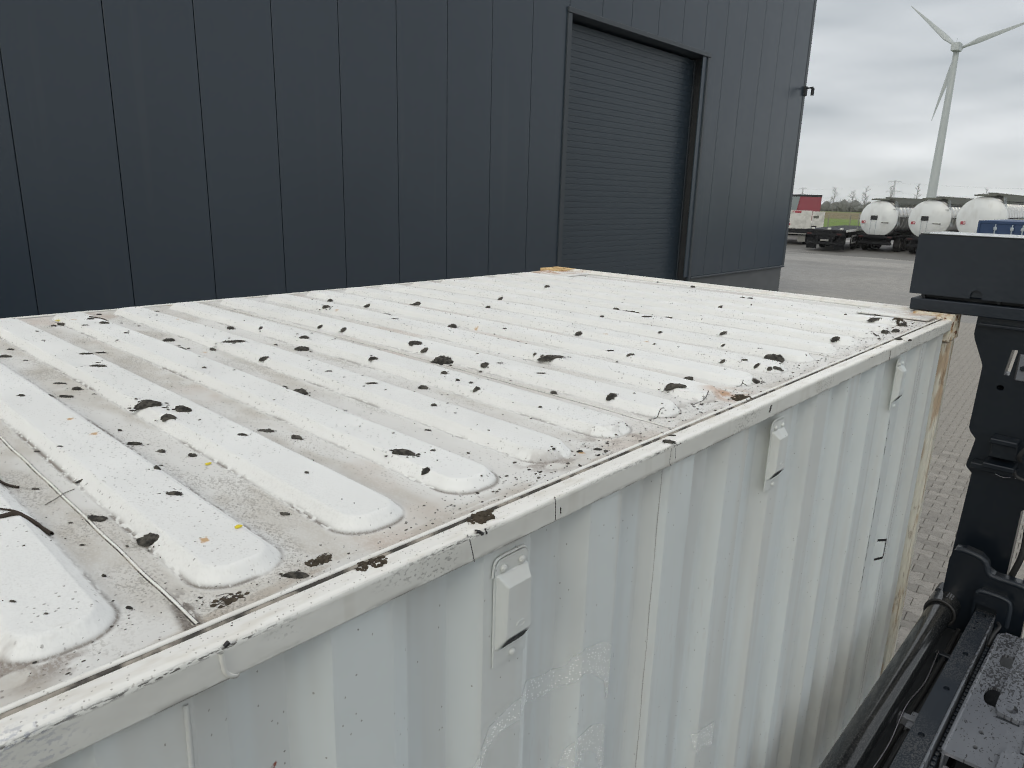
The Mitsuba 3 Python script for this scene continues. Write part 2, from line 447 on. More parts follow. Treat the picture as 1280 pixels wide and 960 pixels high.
# ---------------------------------------------------------------- measured tables (world metres)
CLODS = [(2.368, 0.217, 0.009, 0.0041, 0.0026, 1.41), (2.387, 0.163, 0.0054, 0.0024, 0.0026, 1.38), (2.466, 0.143, 0.01, 0.0045, 0.0042, 1.28), (2.471, 0.242, 0.0077, 0.0035, 0.0037, 1.31), (2.478, 0.349, 0.0075, 0.0034, 0.0027, 1.33), (2.486, 0.603, 0.0135, 0.0069, 0.0053, 1.37), (2.488, 0.432, 0.008, 0.0036, 0.0025, 1.34), (2.518, 0.419, 0.0326, 0.0147, 0.0125, 1.31), (2.537, 0.792, 0.0112, 0.005, 0.003, 1.36), (2.544, 0.289, 0.0295, 0.0221, 0.0148, 1.25), (2.544, 0.579, 0.015, 0.0068, 0.005, 1.32), (2.562, 0.736, 0.0126, 0.0057, 0.0034, 1.34), (2.6, 1.148, 0.0168, 0.0102, 0.0053, 1.37), (2.625, 0.392, 0.0271, 0.0122, 0.0082, 1.21), (2.644, 0.073, 0.0314, 0.0141, 0.013, 1.06), (2.645, 0.513, 0.0141, 0.009, 0.007, 1.23), (2.654, 1.14, 0.0138, 0.0079, 0.0042, 1.34), (2.673, 0.571, 0.0091, 0.0041, 0.0019, 1.23), (2.679, 0.716, 0.0304, 0.0137, 0.0093, 1.26), (2.687, 1.148, 0.0298, 0.0149, 0.008, 1.32), (2.689, 0.817, 0.0086, 0.0064, 0.0043, 1.27), (2.693, 1.717, 0.0301, 0.0197, 0.0082, 1.38), (2.701, 0.641, 0.017, 0.0099, 0.0071, 1.22), (2.712, 1.288, 0.0318, 0.0143, 0.0065, 1.33), (2.722, 1.625, 0.0169, 0.0085, 0.0037, 1.36), (2.725, 1.201, 0.0273, 0.0172, 0.0089, 1.31), (2.729, 0.243, 0.0177, 0.0081, 0.0078, 1.07), (2.729, 1.808, 0.0224, 0.0136, 0.0054, 1.37), (2.732, 0.581, 0.0168, 0.0102, 0.0076, 1.19), (2.74, 1.131, 0.0107, 0.0048, 0.0025, 1.29), (2.771, 0.778, 0.0311, 0.0176, 0.0111, 1.21), (2.774, 0.959, 0.0081, 0.0061, 0.004, 1.25), (2.777, 0.898, 0.0591, 0.03, 0.0174, 1.23), (2.795, 0.852, 0.0195, 0.0088, 0.0023, 1.21), (2.812, 1.79, 0.0164, 0.0083, 0.0032, 1.34), (2.815, 0.804, 0.0353, 0.0212, 0.0128, 1.19), (2.815, 1.337, 0.0414, 0.0186, 0.0076, 1.28), (2.817, 0.325, 0.0082, 0.0061, 0.0041, 1.04), (2.831, 0.578, 0.0199, 0.0106, 0.0073, 1.12), (2.836, 1.392, 0.0162, 0.0079, 0.0035, 1.28), (2.838, 1.96, 0.0145, 0.0093, 0.0033, 1.34), (2.841, 1.508, 0.038, 0.0171, 0.0066, 1.3), (2.902, 0.622, 0.0372, 0.0168, 0.0044, 1.09), (2.904, 1.59, 0.0266, 0.0126, 0.0054, 1.28), (2.924, 0.541, 0.0206, 0.0136, 0.0098, 1.05), (2.934, 2.153, 0.0211, 0.0158, 0.0063, 1.32), (2.959, 2.158, 0.0244, 0.0183, 0.0122, 1.32), (2.978, 0.204, 0.0158, 0.0119, 0.0079, 0.87), (2.978, 1.672, 0.0168, 0.008, 0.0032, 1.26), (2.986, 1.986, 0.0255, 0.0124, 0.0044, 1.29), (2.999, 0.287, 0.0445, 0.02, 0.0143, 0.9), (3.01, 1.138, 0.0127, 0.0095, 0.0055, 1.16), (3.035, 1.754, 0.0194, 0.0111, 0.0042, 1.25), (3.04, 2.102, 0.0267, 0.0164, 0.0055, 1.29), (3.043, 1.984, 0.0311, 0.0204, 0.0071, 1.27), (3.048, 0.265, 0.0122, 0.0055, 0.0043, 0.86), (3.087, 1.505, 0.0621, 0.0333, 0.0144, 1.19), (3.092, 0.244, 0.0077, 0.0043, 0.0035, 0.82), (3.096, 0.636, 0.0239, 0.011, 0.0071, 0.99), (3.101, 0.815, 0.0381, 0.0286, 0.0181, 1.04), (3.102, 0.898, 0.0197, 0.0095, 0.0053, 1.06), (3.124, 1.636, 0.0363, 0.0246, 0.01, 1.2), (3.131, 2.309, 0.0231, 0.0151, 0.005, 1.28), (3.149, 1.964, 0.0128, 0.0096, 0.0037, 1.23), (3.153, 0.402, 0.0169, 0.0076, 0.0048, 0.86), (3.163, 1.418, 0.0202, 0.0152, 0.0101, 1.15), (3.188, 1.152, 0.0255, 0.0155, 0.0074, 1.09), (3.223, 1.404, 0.0577, 0.027, 0.0113, 1.12), (3.234, 0.896, 0.019, 0.0086, 0.0042, 1), (3.239, 0.48, 0.0136, 0.0102, 0.0068, 0.86), (3.246, 0.726, 0.0238, 0.0118, 0.0066, 0.94), (3.298, 0.46, 0.0232, 0.0104, 0.0062, 0.82), (3.303, 0.913, 0.0342, 0.016, 0.0084, 0.98), (3.306, 0.892, 0.0114, 0.0086, 0.0057, 0.97), (3.316, 1.953, 0.0222, 0.0134, 0.0048, 1.18), (3.325, 2.258, 0.024, 0.0126, 0.0041, 1.21), (3.331, 0.088, 0.0201, 0.009, 0.0064, 0.61), (3.343, 1.364, 0.0134, 0.0101, 0.005, 1.07), (3.361, 0.661, 0.0282, 0.0176, 0.0102, 0.87), (3.364, 1.71, 0.0254, 0.0191, 0.0127, 1.13), (3.365, 1.253, 0.0429, 0.0322, 0.0146, 1.04), (3.403, 1.571, 0.0165, 0.0124, 0.0082, 1.09), (3.407, 0.513, 0.0185, 0.0139, 0.0087, 0.79), (3.408, 0.939, 0.0292, 0.0184, 0.009, 0.94), (3.413, 0.312, 0.0103, 0.0065, 0.0041, 0.7), (3.42, 1.321, 0.0329, 0.0246, 0.0117, 1.03), (3.428, 0.606, 0.0142, 0.0103, 0.0057, 0.82), (3.436, 0.565, 0.0114, 0.0086, 0.0056, 0.8), (3.451, 0.681, 0.0173, 0.013, 0.0082, 0.84), (3.476, 0.01, 0.025, 0.0136, 0.0097, 0.51), (3.519, 0.029, 0.0172, 0.0077, 0.0046, 0.51), (3.533, 0.187, 0.015, 0.0079, 0.0051, 0.59), (3.577, 0.409, 0.0191, 0.0143, 0.0096, 0.68), (3.582, 0.842, 0.0561, 0.0421, 0.0232, 0.84), (3.589, 0.686, 0.0113, 0.0084, 0.0049, 0.79), (3.605, 1.52, 0.0194, 0.0146, 0.0097, 1.01), (3.611, 0.95, 0.0277, 0.0173, 0.008, 0.87), (3.611, 1.385, 0.025, 0.0188, 0.0108, 0.98), (3.612, 0.693, 0.0256, 0.0171, 0.0087, 0.78), (3.614, 0.259, 0.0257, 0.0193, 0.0128, 0.6), (3.63, 1.02, 0.0379, 0.0284, 0.0137, 0.88), (3.648, 0.667, 0.0199, 0.0101, 0.005, 0.76), (3.649, 0.516, 0.0244, 0.011, 0.0048, 0.7), (3.739, 0.518, 0.0183, 0.0082, 0.0037, 0.67), (3.742, 0.329, 0.0343, 0.0166, 0.0093, 0.59), (3.826, 0.69, 0.0137, 0.0103, 0.0053, 0.71), (3.83, 0.626, 0.072, 0.0324, 0.0118, 0.69), (3.832, 0.208, 0.0482, 0.0235, 0.0129, 0.51), (3.833, 1.833, 0.0411, 0.0308, 0.0106, 1), (3.872, 1.431, 0.0283, 0.0134, 0.0049, 0.91), (3.948, 0.585, 0.0401, 0.0198, 0.0094, 0.64), (3.948, 1.276, 0.0279, 0.0165, 0.0064, 0.85), (3.949, 0.982, 0.0241, 0.0141, 0.006, 0.77), (3.952, 1.345, 0.0284, 0.0213, 0.0098, 0.87), (3.955, 0.878, 0.0235, 0.0176, 0.0117, 0.74), (3.966, 1.633, 0.0508, 0.025, 0.0088, 0.93), (3.977, 0.25, 0.0281, 0.021, 0.014, 0.49), (3.987, 1.236, 0.0335, 0.0251, 0.0167, 0.83), (3.997, 0.504, 0.0098, 0.0073, 0.0043, 0.59), (4.009, 2.076, 0.0293, 0.022, 0.0136, 1), (4.027, 1.818, 0.0279, 0.0209, 0.0092, 0.95), (4.045, 0.488, 0.021, 0.0142, 0.0064, 0.57), (4.047, 0.566, 0.0215, 0.0097, 0.0044, 0.6), (4.048, 1.028, 0.0161, 0.0119, 0.0046, 0.76), (4.097, 0.108, 0.0224, 0.0168, 0.0112, 0.4), (4.141, 1.332, 0.0238, 0.0141, 0.0051, 0.81), (4.237, 1.738, 0.0509, 0.0304, 0.0095, 0.88), (4.238, 0.842, 0.0288, 0.0216, 0.0093, 0.65), (4.24, 0.279, 0.0185, 0.0139, 0.0064, 0.45), (4.244, 0.173, 0.018, 0.0135, 0.0083, 0.4), (4.249, 0.134, 0.018, 0.0135, 0.009, 0.39), (4.253, 0.532, 0.012, 0.0084, 0.0035, 0.54), (4.261, 0.221, 0.0195, 0.0145, 0.0064, 0.42), (4.272, 0.118, 0.0347, 0.0156, 0.006, 0.38), (4.36, 0.719, 0.0145, 0.0109, 0.0047, 0.58), (4.377, 1.622, 0.0402, 0.0298, 0.0096, 0.82), (4.397, 0.189, 0.0607, 0.0455, 0.03, 0.39), (4.397, 0.839, 0.0151, 0.0113, 0.0075, 0.61), (4.424, 0.22, 0.0194, 0.0145, 0.0097, 0.39), (4.441, 1.501, 0.0221, 0.0165, 0.011, 0.78), (4.455, 0.388, 0.0136, 0.0102, 0.0047, 0.45), (4.462, 0.64, 0.0175, 0.0131, 0.005, 0.54), (4.476, 0.267, 0.017, 0.0083, 0.0033, 0.4), (4.588, 0.214, 0.0158, 0.0118, 0.0079, 0.37), (4.589, 1.71, 0.019, 0.0143, 0.0061, 0.79), (4.653, 1.037, 0.0189, 0.0142, 0.0072, 0.62), (4.659, 1.637, 0.0238, 0.0179, 0.0119, 0.76), (4.668, 0.494, 0.0327, 0.0176, 0.0064, 0.45), (4.711, 0.858, 0.0409, 0.0184, 0.0056, 0.56), (4.788, 0.987, 0.0751, 0.0563, 0.024, 0.58), (4.805, 0.169, 0.0183, 0.0114, 0.0043, 0.32), (4.813, 1.357, 0.0233, 0.0175, 0.006, 0.67), (4.84, 0.827, 0.0336, 0.0252, 0.0101, 0.53), (4.851, 1.105, 0.029, 0.0218, 0.0145, 0.6), (4.883, 0.161, 0.0288, 0.0216, 0.0102, 0.31), (5.005, 0.51, 0.0244, 0.011, 0.0035, 0.41), (5.018, 1.379, 0.0342, 0.0256, 0.0084, 0.64), (5.104, 1.723, 0.0291, 0.0218, 0.0136, 0.7), (5.108, 0.08, 0.0141, 0.0106, 0.0071, 0.26), (5.158, 0.023, 0.0265, 0.0198, 0.0091, 0.24), (5.16, 0.112, 0.0324, 0.0186, 0.0062, 0.27), (5.163, -0.011, 0.0175, 0.0131, 0.0088, 0.23), (5.225, 1.152, 0.0215, 0.0161, 0.005, 0.55), (5.226, 1.064, 0.023, 0.0169, 0.0049, 0.53), (5.273, 0.105, 0.0334, 0.025, 0.0167, 0.26), (5.294, 0.828, 0.0242, 0.0181, 0.008, 0.46), (5.337, 0.084, 0.0337, 0.0253, 0.0169, 0.24), (5.433, 0.258, 0.0199, 0.015, 0.01, 0.29), (5.442, 1.044, 0.034, 0.0185, 0.0051, 0.49), (5.45, 0.511, 0.019, 0.0142, 0.0072, 0.36), (5.467, 1.36, 0.0298, 0.0206, 0.0055, 0.56), (5.473, 0.825, 0.0328, 0.0233, 0.0066, 0.44), (5.505, 0.774, 0.0116, 0.0087, 0.0058, 0.42), (5.518, 0.219, 0.0605, 0.0272, 0.0069, 0.27), (5.52, 0.107, 0.0354, 0.0266, 0.0177, 0.24), (5.53, 0.347, 0.0145, 0.0109, 0.0073, 0.3), (5.694, 1.187, 0.0215, 0.0161, 0.0055, 0.5), (5.702, 0.225, 0.0274, 0.019, 0.0054, 0.26), (5.717, 0.271, 0.0426, 0.032, 0.011, 0.27), (5.724, 0.925, 0.0331, 0.0248, 0.0106, 0.43), (5.736, 0.887, 0.0288, 0.0216, 0.0106, 0.42), (5.913, 1.312, 0.0297, 0.0223, 0.0149, 0.5), (5.953, 1.568, 0.0192, 0.0144, 0.0096, 0.54), (6.059, 1.27, 0.0396, 0.0297, 0.01, 0.47), (6.069, 0.918, 0.0283, 0.0212, 0.0066, 0.4)]
RESIDUES = [[(2.9248, 2.1156), (2.9393, 2.1545), (2.9541, 2.1845), (2.9778, 2.192), (3.0159, 2.2005), (3.0746, 2.1896), (3.1379, 2.173), (3.1843, 2.1717), (3.196, 2.1946), (3.2228, 2.2052), (3.2821, 2.1914), (3.3321, 2.1553), (3.3583, 2.1158), (3.3577, 2.0733), (3.3274, 2.0578), (3.3057, 2.0407), (3.3013, 2.067), (3.2941, 2.0921), (3.251, 2.1334), (3.221, 2.1471), (3.2013, 2.1331), (3.1415, 2.1229), (3.0897, 2.1389), (3.0352, 2.1529), (2.9899, 2.158), (2.9683, 2.1536), (2.9501, 2.1431), (2.9353, 2.1084)], [(3.1822, 1.9403), (3.193, 1.9803), (3.2199, 1.9998), (3.2638, 2.0015), (3.296, 1.9857), (3.3402, 1.9436), (3.3575, 1.9075), (3.3702, 1.8123), (3.3097, 1.8535), (3.279, 1.9243), (3.2383, 1.9562), (3.22, 1.9146)], [(3.7512, 1.668), (3.8012, 1.6659), (3.8843, 1.6425), (3.943, 1.6045), (3.9422, 1.5792), (3.939, 1.5604), (3.8547, 1.5727), (3.805, 1.6046), (3.7828, 1.5893), (3.7664, 1.6098)]]

# ---------------------------------------------------------------- ground
ROT = math.radians(4.5)
SL, SP = 0.197, 0.1265              # a paving stone's length and the pitch of the courses


def yard_colour(p, n, uv):
    dist = dr.sqrt(dr.square(p.x - 2.2) + dr.square(p.y + 0.7))
    ca, sa = math.cos(ROT), math.sin(ROT)
    u, v = p.x * ca + p.y * sa, -p.x * sa + p.y * ca
    row = dr.floor(u / SP)
    fu = u / SP - row
    vv = v / SL + 0.5 * (row - 2 * dr.floor(row / 2))
    cell = dr.floor(vv)
    fv = vv - cell
    tone = cell_rand(row, cell, 3.0)
    j = dr.minimum(dr.minimum(fu, 1 - fu) * SP, dr.minimum(fv, 1 - fv) * SL)
    c = mix((0.185, 0.176, 0.161), (0.235, 0.225, 0.208), tone)
    c = c * (0.85 + 0.3 * fbm(p.x * 0.25, p.y * 0.6, 0.0, octaves=4))
    joint = smoothstep(0.006, 0.002, j) * smoothstep(45.0, 12.0, dist)
    c = mix(c, (0.09, 0.083, 0.072), joint * 0.8)
    streak = smoothstep(0.45, 0.75, fbm(p.x * 0.55, p.y * 0.05 + 0.02 * p.x, 2.0, octaves=4))
    c = mix(c, (0.165, 0.16, 0.152), streak * 0.7)
    wet = smoothstep(0.42, 0.58, fbm(p.x * 0.22 + 4, p.y * 0.16, 1.0, octaves=5) + 0.16 * smoothstep(44.0, 53.0, p.x)) * smoothstep(34.0, 50.0, p.x)
    c = mix(c, (0.075, 0.072, 0.068), wet * 0.85)
    bed = smoothstep(25.0, 24.9, p.x) * smoothstep(5.98, 6.0, p.x) * smoothstep(-2.02, -2.0, p.y) * smoothstep(4.45, 4.4, p.y) * smoothstep(0.56, 0.5, p.y - (p.x - 2.2) * 0.19)
    return mix(c, (0.085, 0.078, 0.068), bed)


def flat(x0, x1, y0, y1, z, nx=1, ny=1):
    return grid_mesh(np.linspace(x0, x1, nx + 1), np.linspace(y0, y1, ny + 1), lambda X, Y: 0 * X + z)


scene['mat_yard'] = two(principled(mikit.proc(yard_colour), 0.6, 0.4))
scene['mat_stone'] = []
STONES = []
for i, t in enumerate((0.86, 0.95, 1.03, 1.12)):
    def stone_colour(p, n, uv, t=t):
        c = mix((0.215 * t, 0.199 * t, 0.176 * t), (0.30 * t, 0.28 * t, 0.25 * t), fbm(p.x * 30, p.y * 30, 0.0, octaves=4))
        return mix(c, (0.15, 0.14, 0.125), 0.6 * smoothstep(0.62, 0.72, fbm(p.x * 140, p.y * 140, 1.0, octaves=2)))
    scene[f'mat_stone_{i}'] = two(principled(mikit.proc(stone_colour), 0.7, 0.35))
    STONES.append(f'mat_stone_{i}')
del scene['mat_stone']


def land_colour(p, n, uv):
    c = mix((0.075, 0.115, 0.032), (0.115, 0.15, 0.05), fbm(p.x * 0.05, p.y * 0.05, 0.0, octaves=5))
    band = smoothstep(150.0, 175.0, p.x) * smoothstep(330.0, 260.0, p.x)
    c = mix(c, (0.115, 0.085, 0.06), band * 0.8)
    return mix(c, (0.10, 0.12, 0.07), smoothstep(300.0, 420.0, p.x))


scene['mat_land'] = two(principled(mikit.proc(land_colour), 0.95, 0.1))
single('ground', flat(-2500, 4500, -3500, 3500, -0.06), 'mat_land', 'flat green and brown farmland reaching to the horizon behind the parked trailers', kind='structure')
single('yard', flat(-40, 82, -60, 60, -0.012), 'mat_yard', 'grey concrete block yard between the container, the dark hall and the parked trailers', kind='structure')

# the double-T stones of the yard that can be told apart beside the container
a, hw, hn = SL / 2 - 0.0022, 0.0715, 0.0515
stone_poly = np.array([(-a, -hw), (-a * 0.55, -hw), (-a * 0.28, -hn), (a * 0.28, -hn), (a * 0.55, -hw), (a, -hw), (a, hw), (a * 0.55, hw), (a * 0.28, hn), (-a * 0.28, hn), (-a * 0.55, hw), (-a, hw)])


def stone_mesh():
    p = Polygon(stone_poly).buffer(-0.0008)
    top = Polygon(stone_poly).buffer(-0.005, join_style=2)
    n = len(stone_poly)
    lo = np.array(stone_poly)
    hi = lo * np.array([1 - 0.0040 / a, 1 - 0.004 / hw])
    v = np.vstack([np.c_[lo, np.full(n, -0.03)], np.c_[lo, np.full(n, -0.0045)], np.c_[hi, np.zeros(n)]])
    f = []
    for r in range(2):
        for i in range(n):
            j = (i + 1) % n
            f += [[r * n + i, r * n + j, (r + 1) * n + j], [r * n + i, (r + 1) * n + j, (r + 1) * n + i]]
    m = trimesh.creation.extrude_polygon(Polygon(hi), 1.0, engine='earcut')
    cap = m.faces[(np.abs(m.vertices[m.faces][:, :, 2] - 1.0) < 1e-6).all(1)]
    used = m.vertices[:, :2]
    idx = [int(np.argmin(np.hypot(*(hi - q).T))) + 2 * n for q in used]
    f += [[idx[k] for k in t] for t in cap]
    return trimesh.Trimesh(v, f, process=False)


sm = stone_mesh()
sm.vertices = np.stack([-sm.vertices[:, 1], sm.vertices[:, 0], sm.vertices[:, 2]], 1)      # long axis along y
stone_list = []
for r in range(44, 205):
    for k in range(-34, 42):
        u, v = (r + 0.5) * SP, (k + (0.5 if r % 2 else 0.0)) * SL
        x, y = u * math.cos(ROT) - v * math.sin(ROT), u * math.sin(ROT) + v * math.cos(ROT)
        if 6.1 < x < 24.9 and -1.95 < y < 4.35 and y < (x - 2.2) * 0.19 + 0.5:
            # the strip seen between the container's far end and the black lifting frame
            seen = (x - 2.2) * 0.045 - 0.10 < y < (x - 2.2) * 0.175 + 0.10
            stone_list.append((not seen, x, x, y))
stone_list.sort()
verts, faces = [], []
for i, (unseen, _, x, y) in enumerate(stone_list):
    h = rng.uniform(-0.002, 0.002)
    m = sm.copy()
    tilt = np.array([rng.uniform(-0.012, 0.012), rng.uniform(-0.012, 0.012)])
    m.vertices[:, 2] += h + m.vertices[:, :2] @ tilt
    c_, s_ = math.cos(ROT), math.sin(ROT)
    m.vertices[:, :2] = m.vertices[:, :2] @ np.array([[c_, s_], [-s_, c_]]) + [x, y]
    if i < 295 and not unseen:
        part('yard', 'paving_stone', m, STONES[rng.randrange(4)])
    else:
        verts.append(m)
part('yard', 'paving', cat(verts), 'mat_stone_1', kind='stuff')

# ---------------------------------------------------------------- the dark hall
WY = 8.36
hall = thing('warehouse_hall', 'tall anthracite warehouse hall clad in smooth vertical sheet panels with a roller door', 'warehouse')
HT, HX = 11.0, 24.37
part(hall, 'wall_core', cat([cbox((-9.6, WY + 0.028, 0), (13.35, 22, HT - 0.05), 0.01), cbox((18.60, WY + 0.028, 0), (HX - 0.05, 22, HT - 0.05), 0.01), cbox((13.35, WY + 0.028, 6.32), (18.60, 22, HT - 0.05), 0.01),
                             cbox((13.36, WY + 0.8, 0), (18.59, 21.9, 6.31), 0.01)]), 'mat_cladding')
xs = [HX - k for k in range(34)]
for k in range(33):
    x1, x0 = xs[k], xs[k + 1]
    z0 = 1.16
    mid = (x0 + x1) / 2
    if 13.4 < mid < 18.6:
        z0 = 6.32
    m = cbox((x0 + 0.005, WY, z0), (x1 - 0.005, WY + 0.026, HT), 0.004)
    part(hall, 'wall_panel', m, 'mat_cladding')
part(hall, 'plinth', cat([cbox((-9.7, WY + 0.005, 0), (13.36, WY + 0.027, 1.10), 0.004), cbox((18.62, WY + 0.005, 0), (HX, WY + 0.027, 1.10), 0.004)]), 'mat_plinth')
part(hall, 'drip_flashing', cat([cbox((-9.7, WY - 0.05, 1.105), (13.33, WY + 0.0265, 1.155), 0.008), cbox((18.66, WY - 0.05, 1.105), (HX + 0.10, WY + 0.0265, 1.155), 0.008)]), 'mat_trim')
cor = part(hall, 'corner_flashing', cat([cbox((HX + 0.004, WY - 0.012, 1.16), (HX + 0.16, WY + 0.18, HT), 0.01)]), 'mat_trim')
part(hall, 'end_wall', cbox((HX - 0.02, WY + 0.2, 0), (HX + 0.05, 22, HT - 0.02), 0.01), 'mat_cladding')
part(hall, 'roof', cbox((-9.8, WY - 0.03, HT + 0.003), (HX + 0.15, 22.1, HT + 0.15), 0.01), 'mat_trim')
fr = part(hall, 'door_frame', cat([cbox((13.30, WY - 0.035, 0), (13.42, WY + 0.30, 6.30), 0.008), cbox((18.56, WY - 0.035, 0), (18.66, WY + 0.30, 6.30), 0.008), cbox((13.30, WY - 0.045, 6.303), (18.68, WY + 0.30, 6.40), 0.008)]), 'mat_trim')
part(hall, 'door_jamb', cbox((13.421, WY + 0.05, 0), (13.44, WY + 0.42, 6.299), 0.003), 'mat_dark')
part(hall, 'door_jamb', cbox((18.54, WY + 0.05, 0), (18.559, WY + 0.42, 6.299), 0.003), 'mat_dark')
# roller door: bowed slats, each standing proud of the joint below it
door = f'{hall}__roller_door'
SH = 0.118
for k in range(53):
    z = k * SH
    prof = Polygon([(WY + 0.2985, z + 0.0012), (WY + 0.2955, z + 0.005), (WY + 0.2945, z + 0.06), (WY + 0.2955, z + SH - 0.004), (WY + 0.2985, z + SH - 0.0008), (WY + 0.33, z + SH - 0.0008), (WY + 0.33, z + 0.0012)])
    part(hall, 'roller_door__slat', prism(prof, 'x', 13.445, 18.535), 'mat_shutter', smooth=25)
part(hall, 'roller_door__guide_rail', cbox((18.47, WY + 0.262, 0), (18.53, WY + 0.285, 6.25), 0.004), 'mat_trim')
part(hall, 'roller_door__guide_rail', cbox((13.45, WY + 0.262, 0), (13.51, WY + 0.285, 6.25), 0.004), 'mat_trim')

cam = thing('security_camera', 'small dark security camera on a bracket high on the hall corner', 'camera')
part(cam, 'bracket', cat([tube((HX + 0.08, WY - 0.01, 6.30), (HX - 0.06, WY - 0.30, 6.30), 0.022, 10), cbox((HX + 0.0, WY - 0.07, 6.10), (HX + 0.14, WY - 0.013, 6.36), 0.01)]), 'mat_dark')
part(cam, 'housing', cat([tube((HX - 0.06, WY - 0.30, 6.28), (HX - 0.06, WY - 0.30, 6.08), 0.045, 14), cbox((HX - 0.16, WY - 0.33, 6.235), (HX + 0.0, WY - 0.27, 6.29), 0.015)]), 'mat_dark')

# ---------------------------------------------------------------- the white container
con = thing('shipping_container', 'dirty white steel shipping container with ribbed roof and corrugated side with vents', 'container')
ZB = 2.570


def roof_z(X, Y):
    z = ZB + 0.007 * np.sin(np.pi * np.clip(Y, 0, 2.438) / 2.438)
    u = (X - P0) / PIT
    kx = np.round(u)
    u = (u - kx) * PIT
    # rounded-rectangle ribs with sloping flanks
    hx, hy, r = 0.062, (Y1 - Y0) / 2, 0.052
    qx, qy = np.abs(u) - (hx - r), np.abs(Y - (Y0 + Y1) / 2) - (hy - r)
    sd = r - (np.hypot(np.maximum(qx, 0), np.maximum(qy, 0)) + np.minimum(np.maximum(qx, qy), 0))
    t = np.clip(sd / 0.019, 0, 1)
    h = t
    on = (X > 0.16) & (X < 5.665)
    z = z + 0.0195 * h * on
    P = np.stack([X, Y, 0 * X], -1)
    z = z + 0.0055 * (meshkit.fbm(P * np.array([2.2, 1.6, 1]), octaves=3, seed=2) - 0.5)
    z = z + 0.0014 * (meshkit.fbm(P * np.array([14, 9, 1]), octaves=2, seed=5) - 0.5)
    for dx, dy, rr, dd in DENTS:
        z = z - dd * np.exp(-((X - dx) ** 2 + (Y - dy) ** 2) / rr ** 2)
    return z


DENTS = [(2.39, 0.80, 0.05, 0.010), (2.60, 1.62, 0.04, 0.006), (2.81, 1.40, 0.035, 0.007), (2.80, 1.02, 0.03, 0.005), (3.02, 0.50, 0.04, 0.005), (3.85, 0.16, 0.05, 0.007),
         (4.08, 0.14, 0.03, 0.006), (5.0, 0.30, 0.12, 0.008), (5.35, 0.25, 0.10, 0.010), (5.6, 0.35, 0.12, 0.008), (4.6, 0.9, 0.10, 0.004)]
for _ in range(26):
    DENTS.append((rng.uniform(2.3, 5.8), rng.uniform(0.15, 2.2), rng.uniform(0.02, 0.06), rng.uniform(0.001, 0.0035)))
SEAM = [0.07, 0.394, 1.4515, 2.509, 3.5665, 4.624, 5.6815, 5.985]
for i in range(len(SEAM) - 1):
    x0, x1 = SEAM[i], SEAM[i + 1]
    st = 0.0030 if x1 > 2.0 else 0.02
    xs_ = np.linspace(x0, x1, max(3, int(round((x1 - x0) / st))))
    ys_ = np.concatenate([np.arange(0.049, 0.24, 0.0045), np.arange(0.24, 2.18, 0.012), np.arange(2.18, 2.390, 0.006)]) if x1 > 2.0 else np.linspace(0.049, 2.389, 120)
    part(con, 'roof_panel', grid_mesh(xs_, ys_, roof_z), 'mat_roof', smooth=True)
# weld beads across the roof between the sheets
for x in SEAM[1:-1]:
    yy = np.arange(0.055, 2.38, 0.012)
    w = 0.0019 if abs(x - 2.509) < 0.01 else 0.0015
    zz = roof_z(np.full_like(yy, x), yy)
    pts = np.stack([x + 0.0005 * np.sin(yy * 40 + x) + 0.0008 * (meshkit.noise(np.stack([yy * 30, yy * 0 + x, 0 * yy], -1)) - 0.5), yy, zz + 0.0004], -1)
    part(con, 'roof_weld_bead', path_tube(pts, w, 7), 'mat_rail', smooth=True)
    part(con, 'roof_weld_grime', cat([path_tube(pts + [s * (w + 0.0004), 0, -0.0012], 0.0014, 5) for s in (-1, 1)]), 'mat_seal', smooth=True)


def rail_mesh(y_out, sgn):
    # outline in (u = distance inwards, z); rounded shoulder, inner rebate
    prof = [(0.004, 2.5215), (0.0, 2.526), (0.0, 2.562)]
    for t in np.linspace(0, math.pi / 2, 7):
        prof.append((0.010 * (1 - math.cos(t)), 2.562 + 0.010 * math.sin(t)))
    prof += [(0.030, 2.572), (0.037, 2.5705), (0.060, 2.562), (0.060, 2.5215)]
    prof = np.array(prof)
    xs_ = np.arange(0.162, 5.884, 0.02)
    n = len(prof)
    V = []
    for x in xs_:
        q = prof.copy()
        d = 0.0022 * (meshkit.fbm(np.array([x * 3.0, 0.3, sgn]), octaves=3, seed=3) - 0.5)
        dz = 0.0022 * (meshkit.fbm(np.array([x * 2.2, 7.3, sgn]), octaves=3, seed=8) - 0.5)
        q[:, 0] += d
        q[3:10, 1] += dz - 0.0035 * max(0, meshkit.noise(np.array([x * 5.0, 1.0, sgn])) - 0.72) * 2
        V.append(np.stack([np.full(n, x), y_out + sgn * q[:, 0], q[:, 1]], 1))
    V = np.vstack(V)
    F = []
    for i in range(len(xs_) - 1):
        for j in range(n):
            k = (j + 1) % n
            q = [i * n + j, i * n + k, (i + 1) * n + k, (i + 1) * n + j]
            F += [[q[0], q[1], q[2]], [q[0], q[2], q[3]]] if sgn < 0 else [[q[0], q[2], q[1]], [q[0], q[3], q[2]]]
    return trimesh.Trimesh(V, F, process=False)


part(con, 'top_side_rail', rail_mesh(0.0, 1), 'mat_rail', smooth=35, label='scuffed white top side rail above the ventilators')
part(con, 'top_side_rail', rail_mesh(2.438, -1), 'mat_rail', smooth=35)
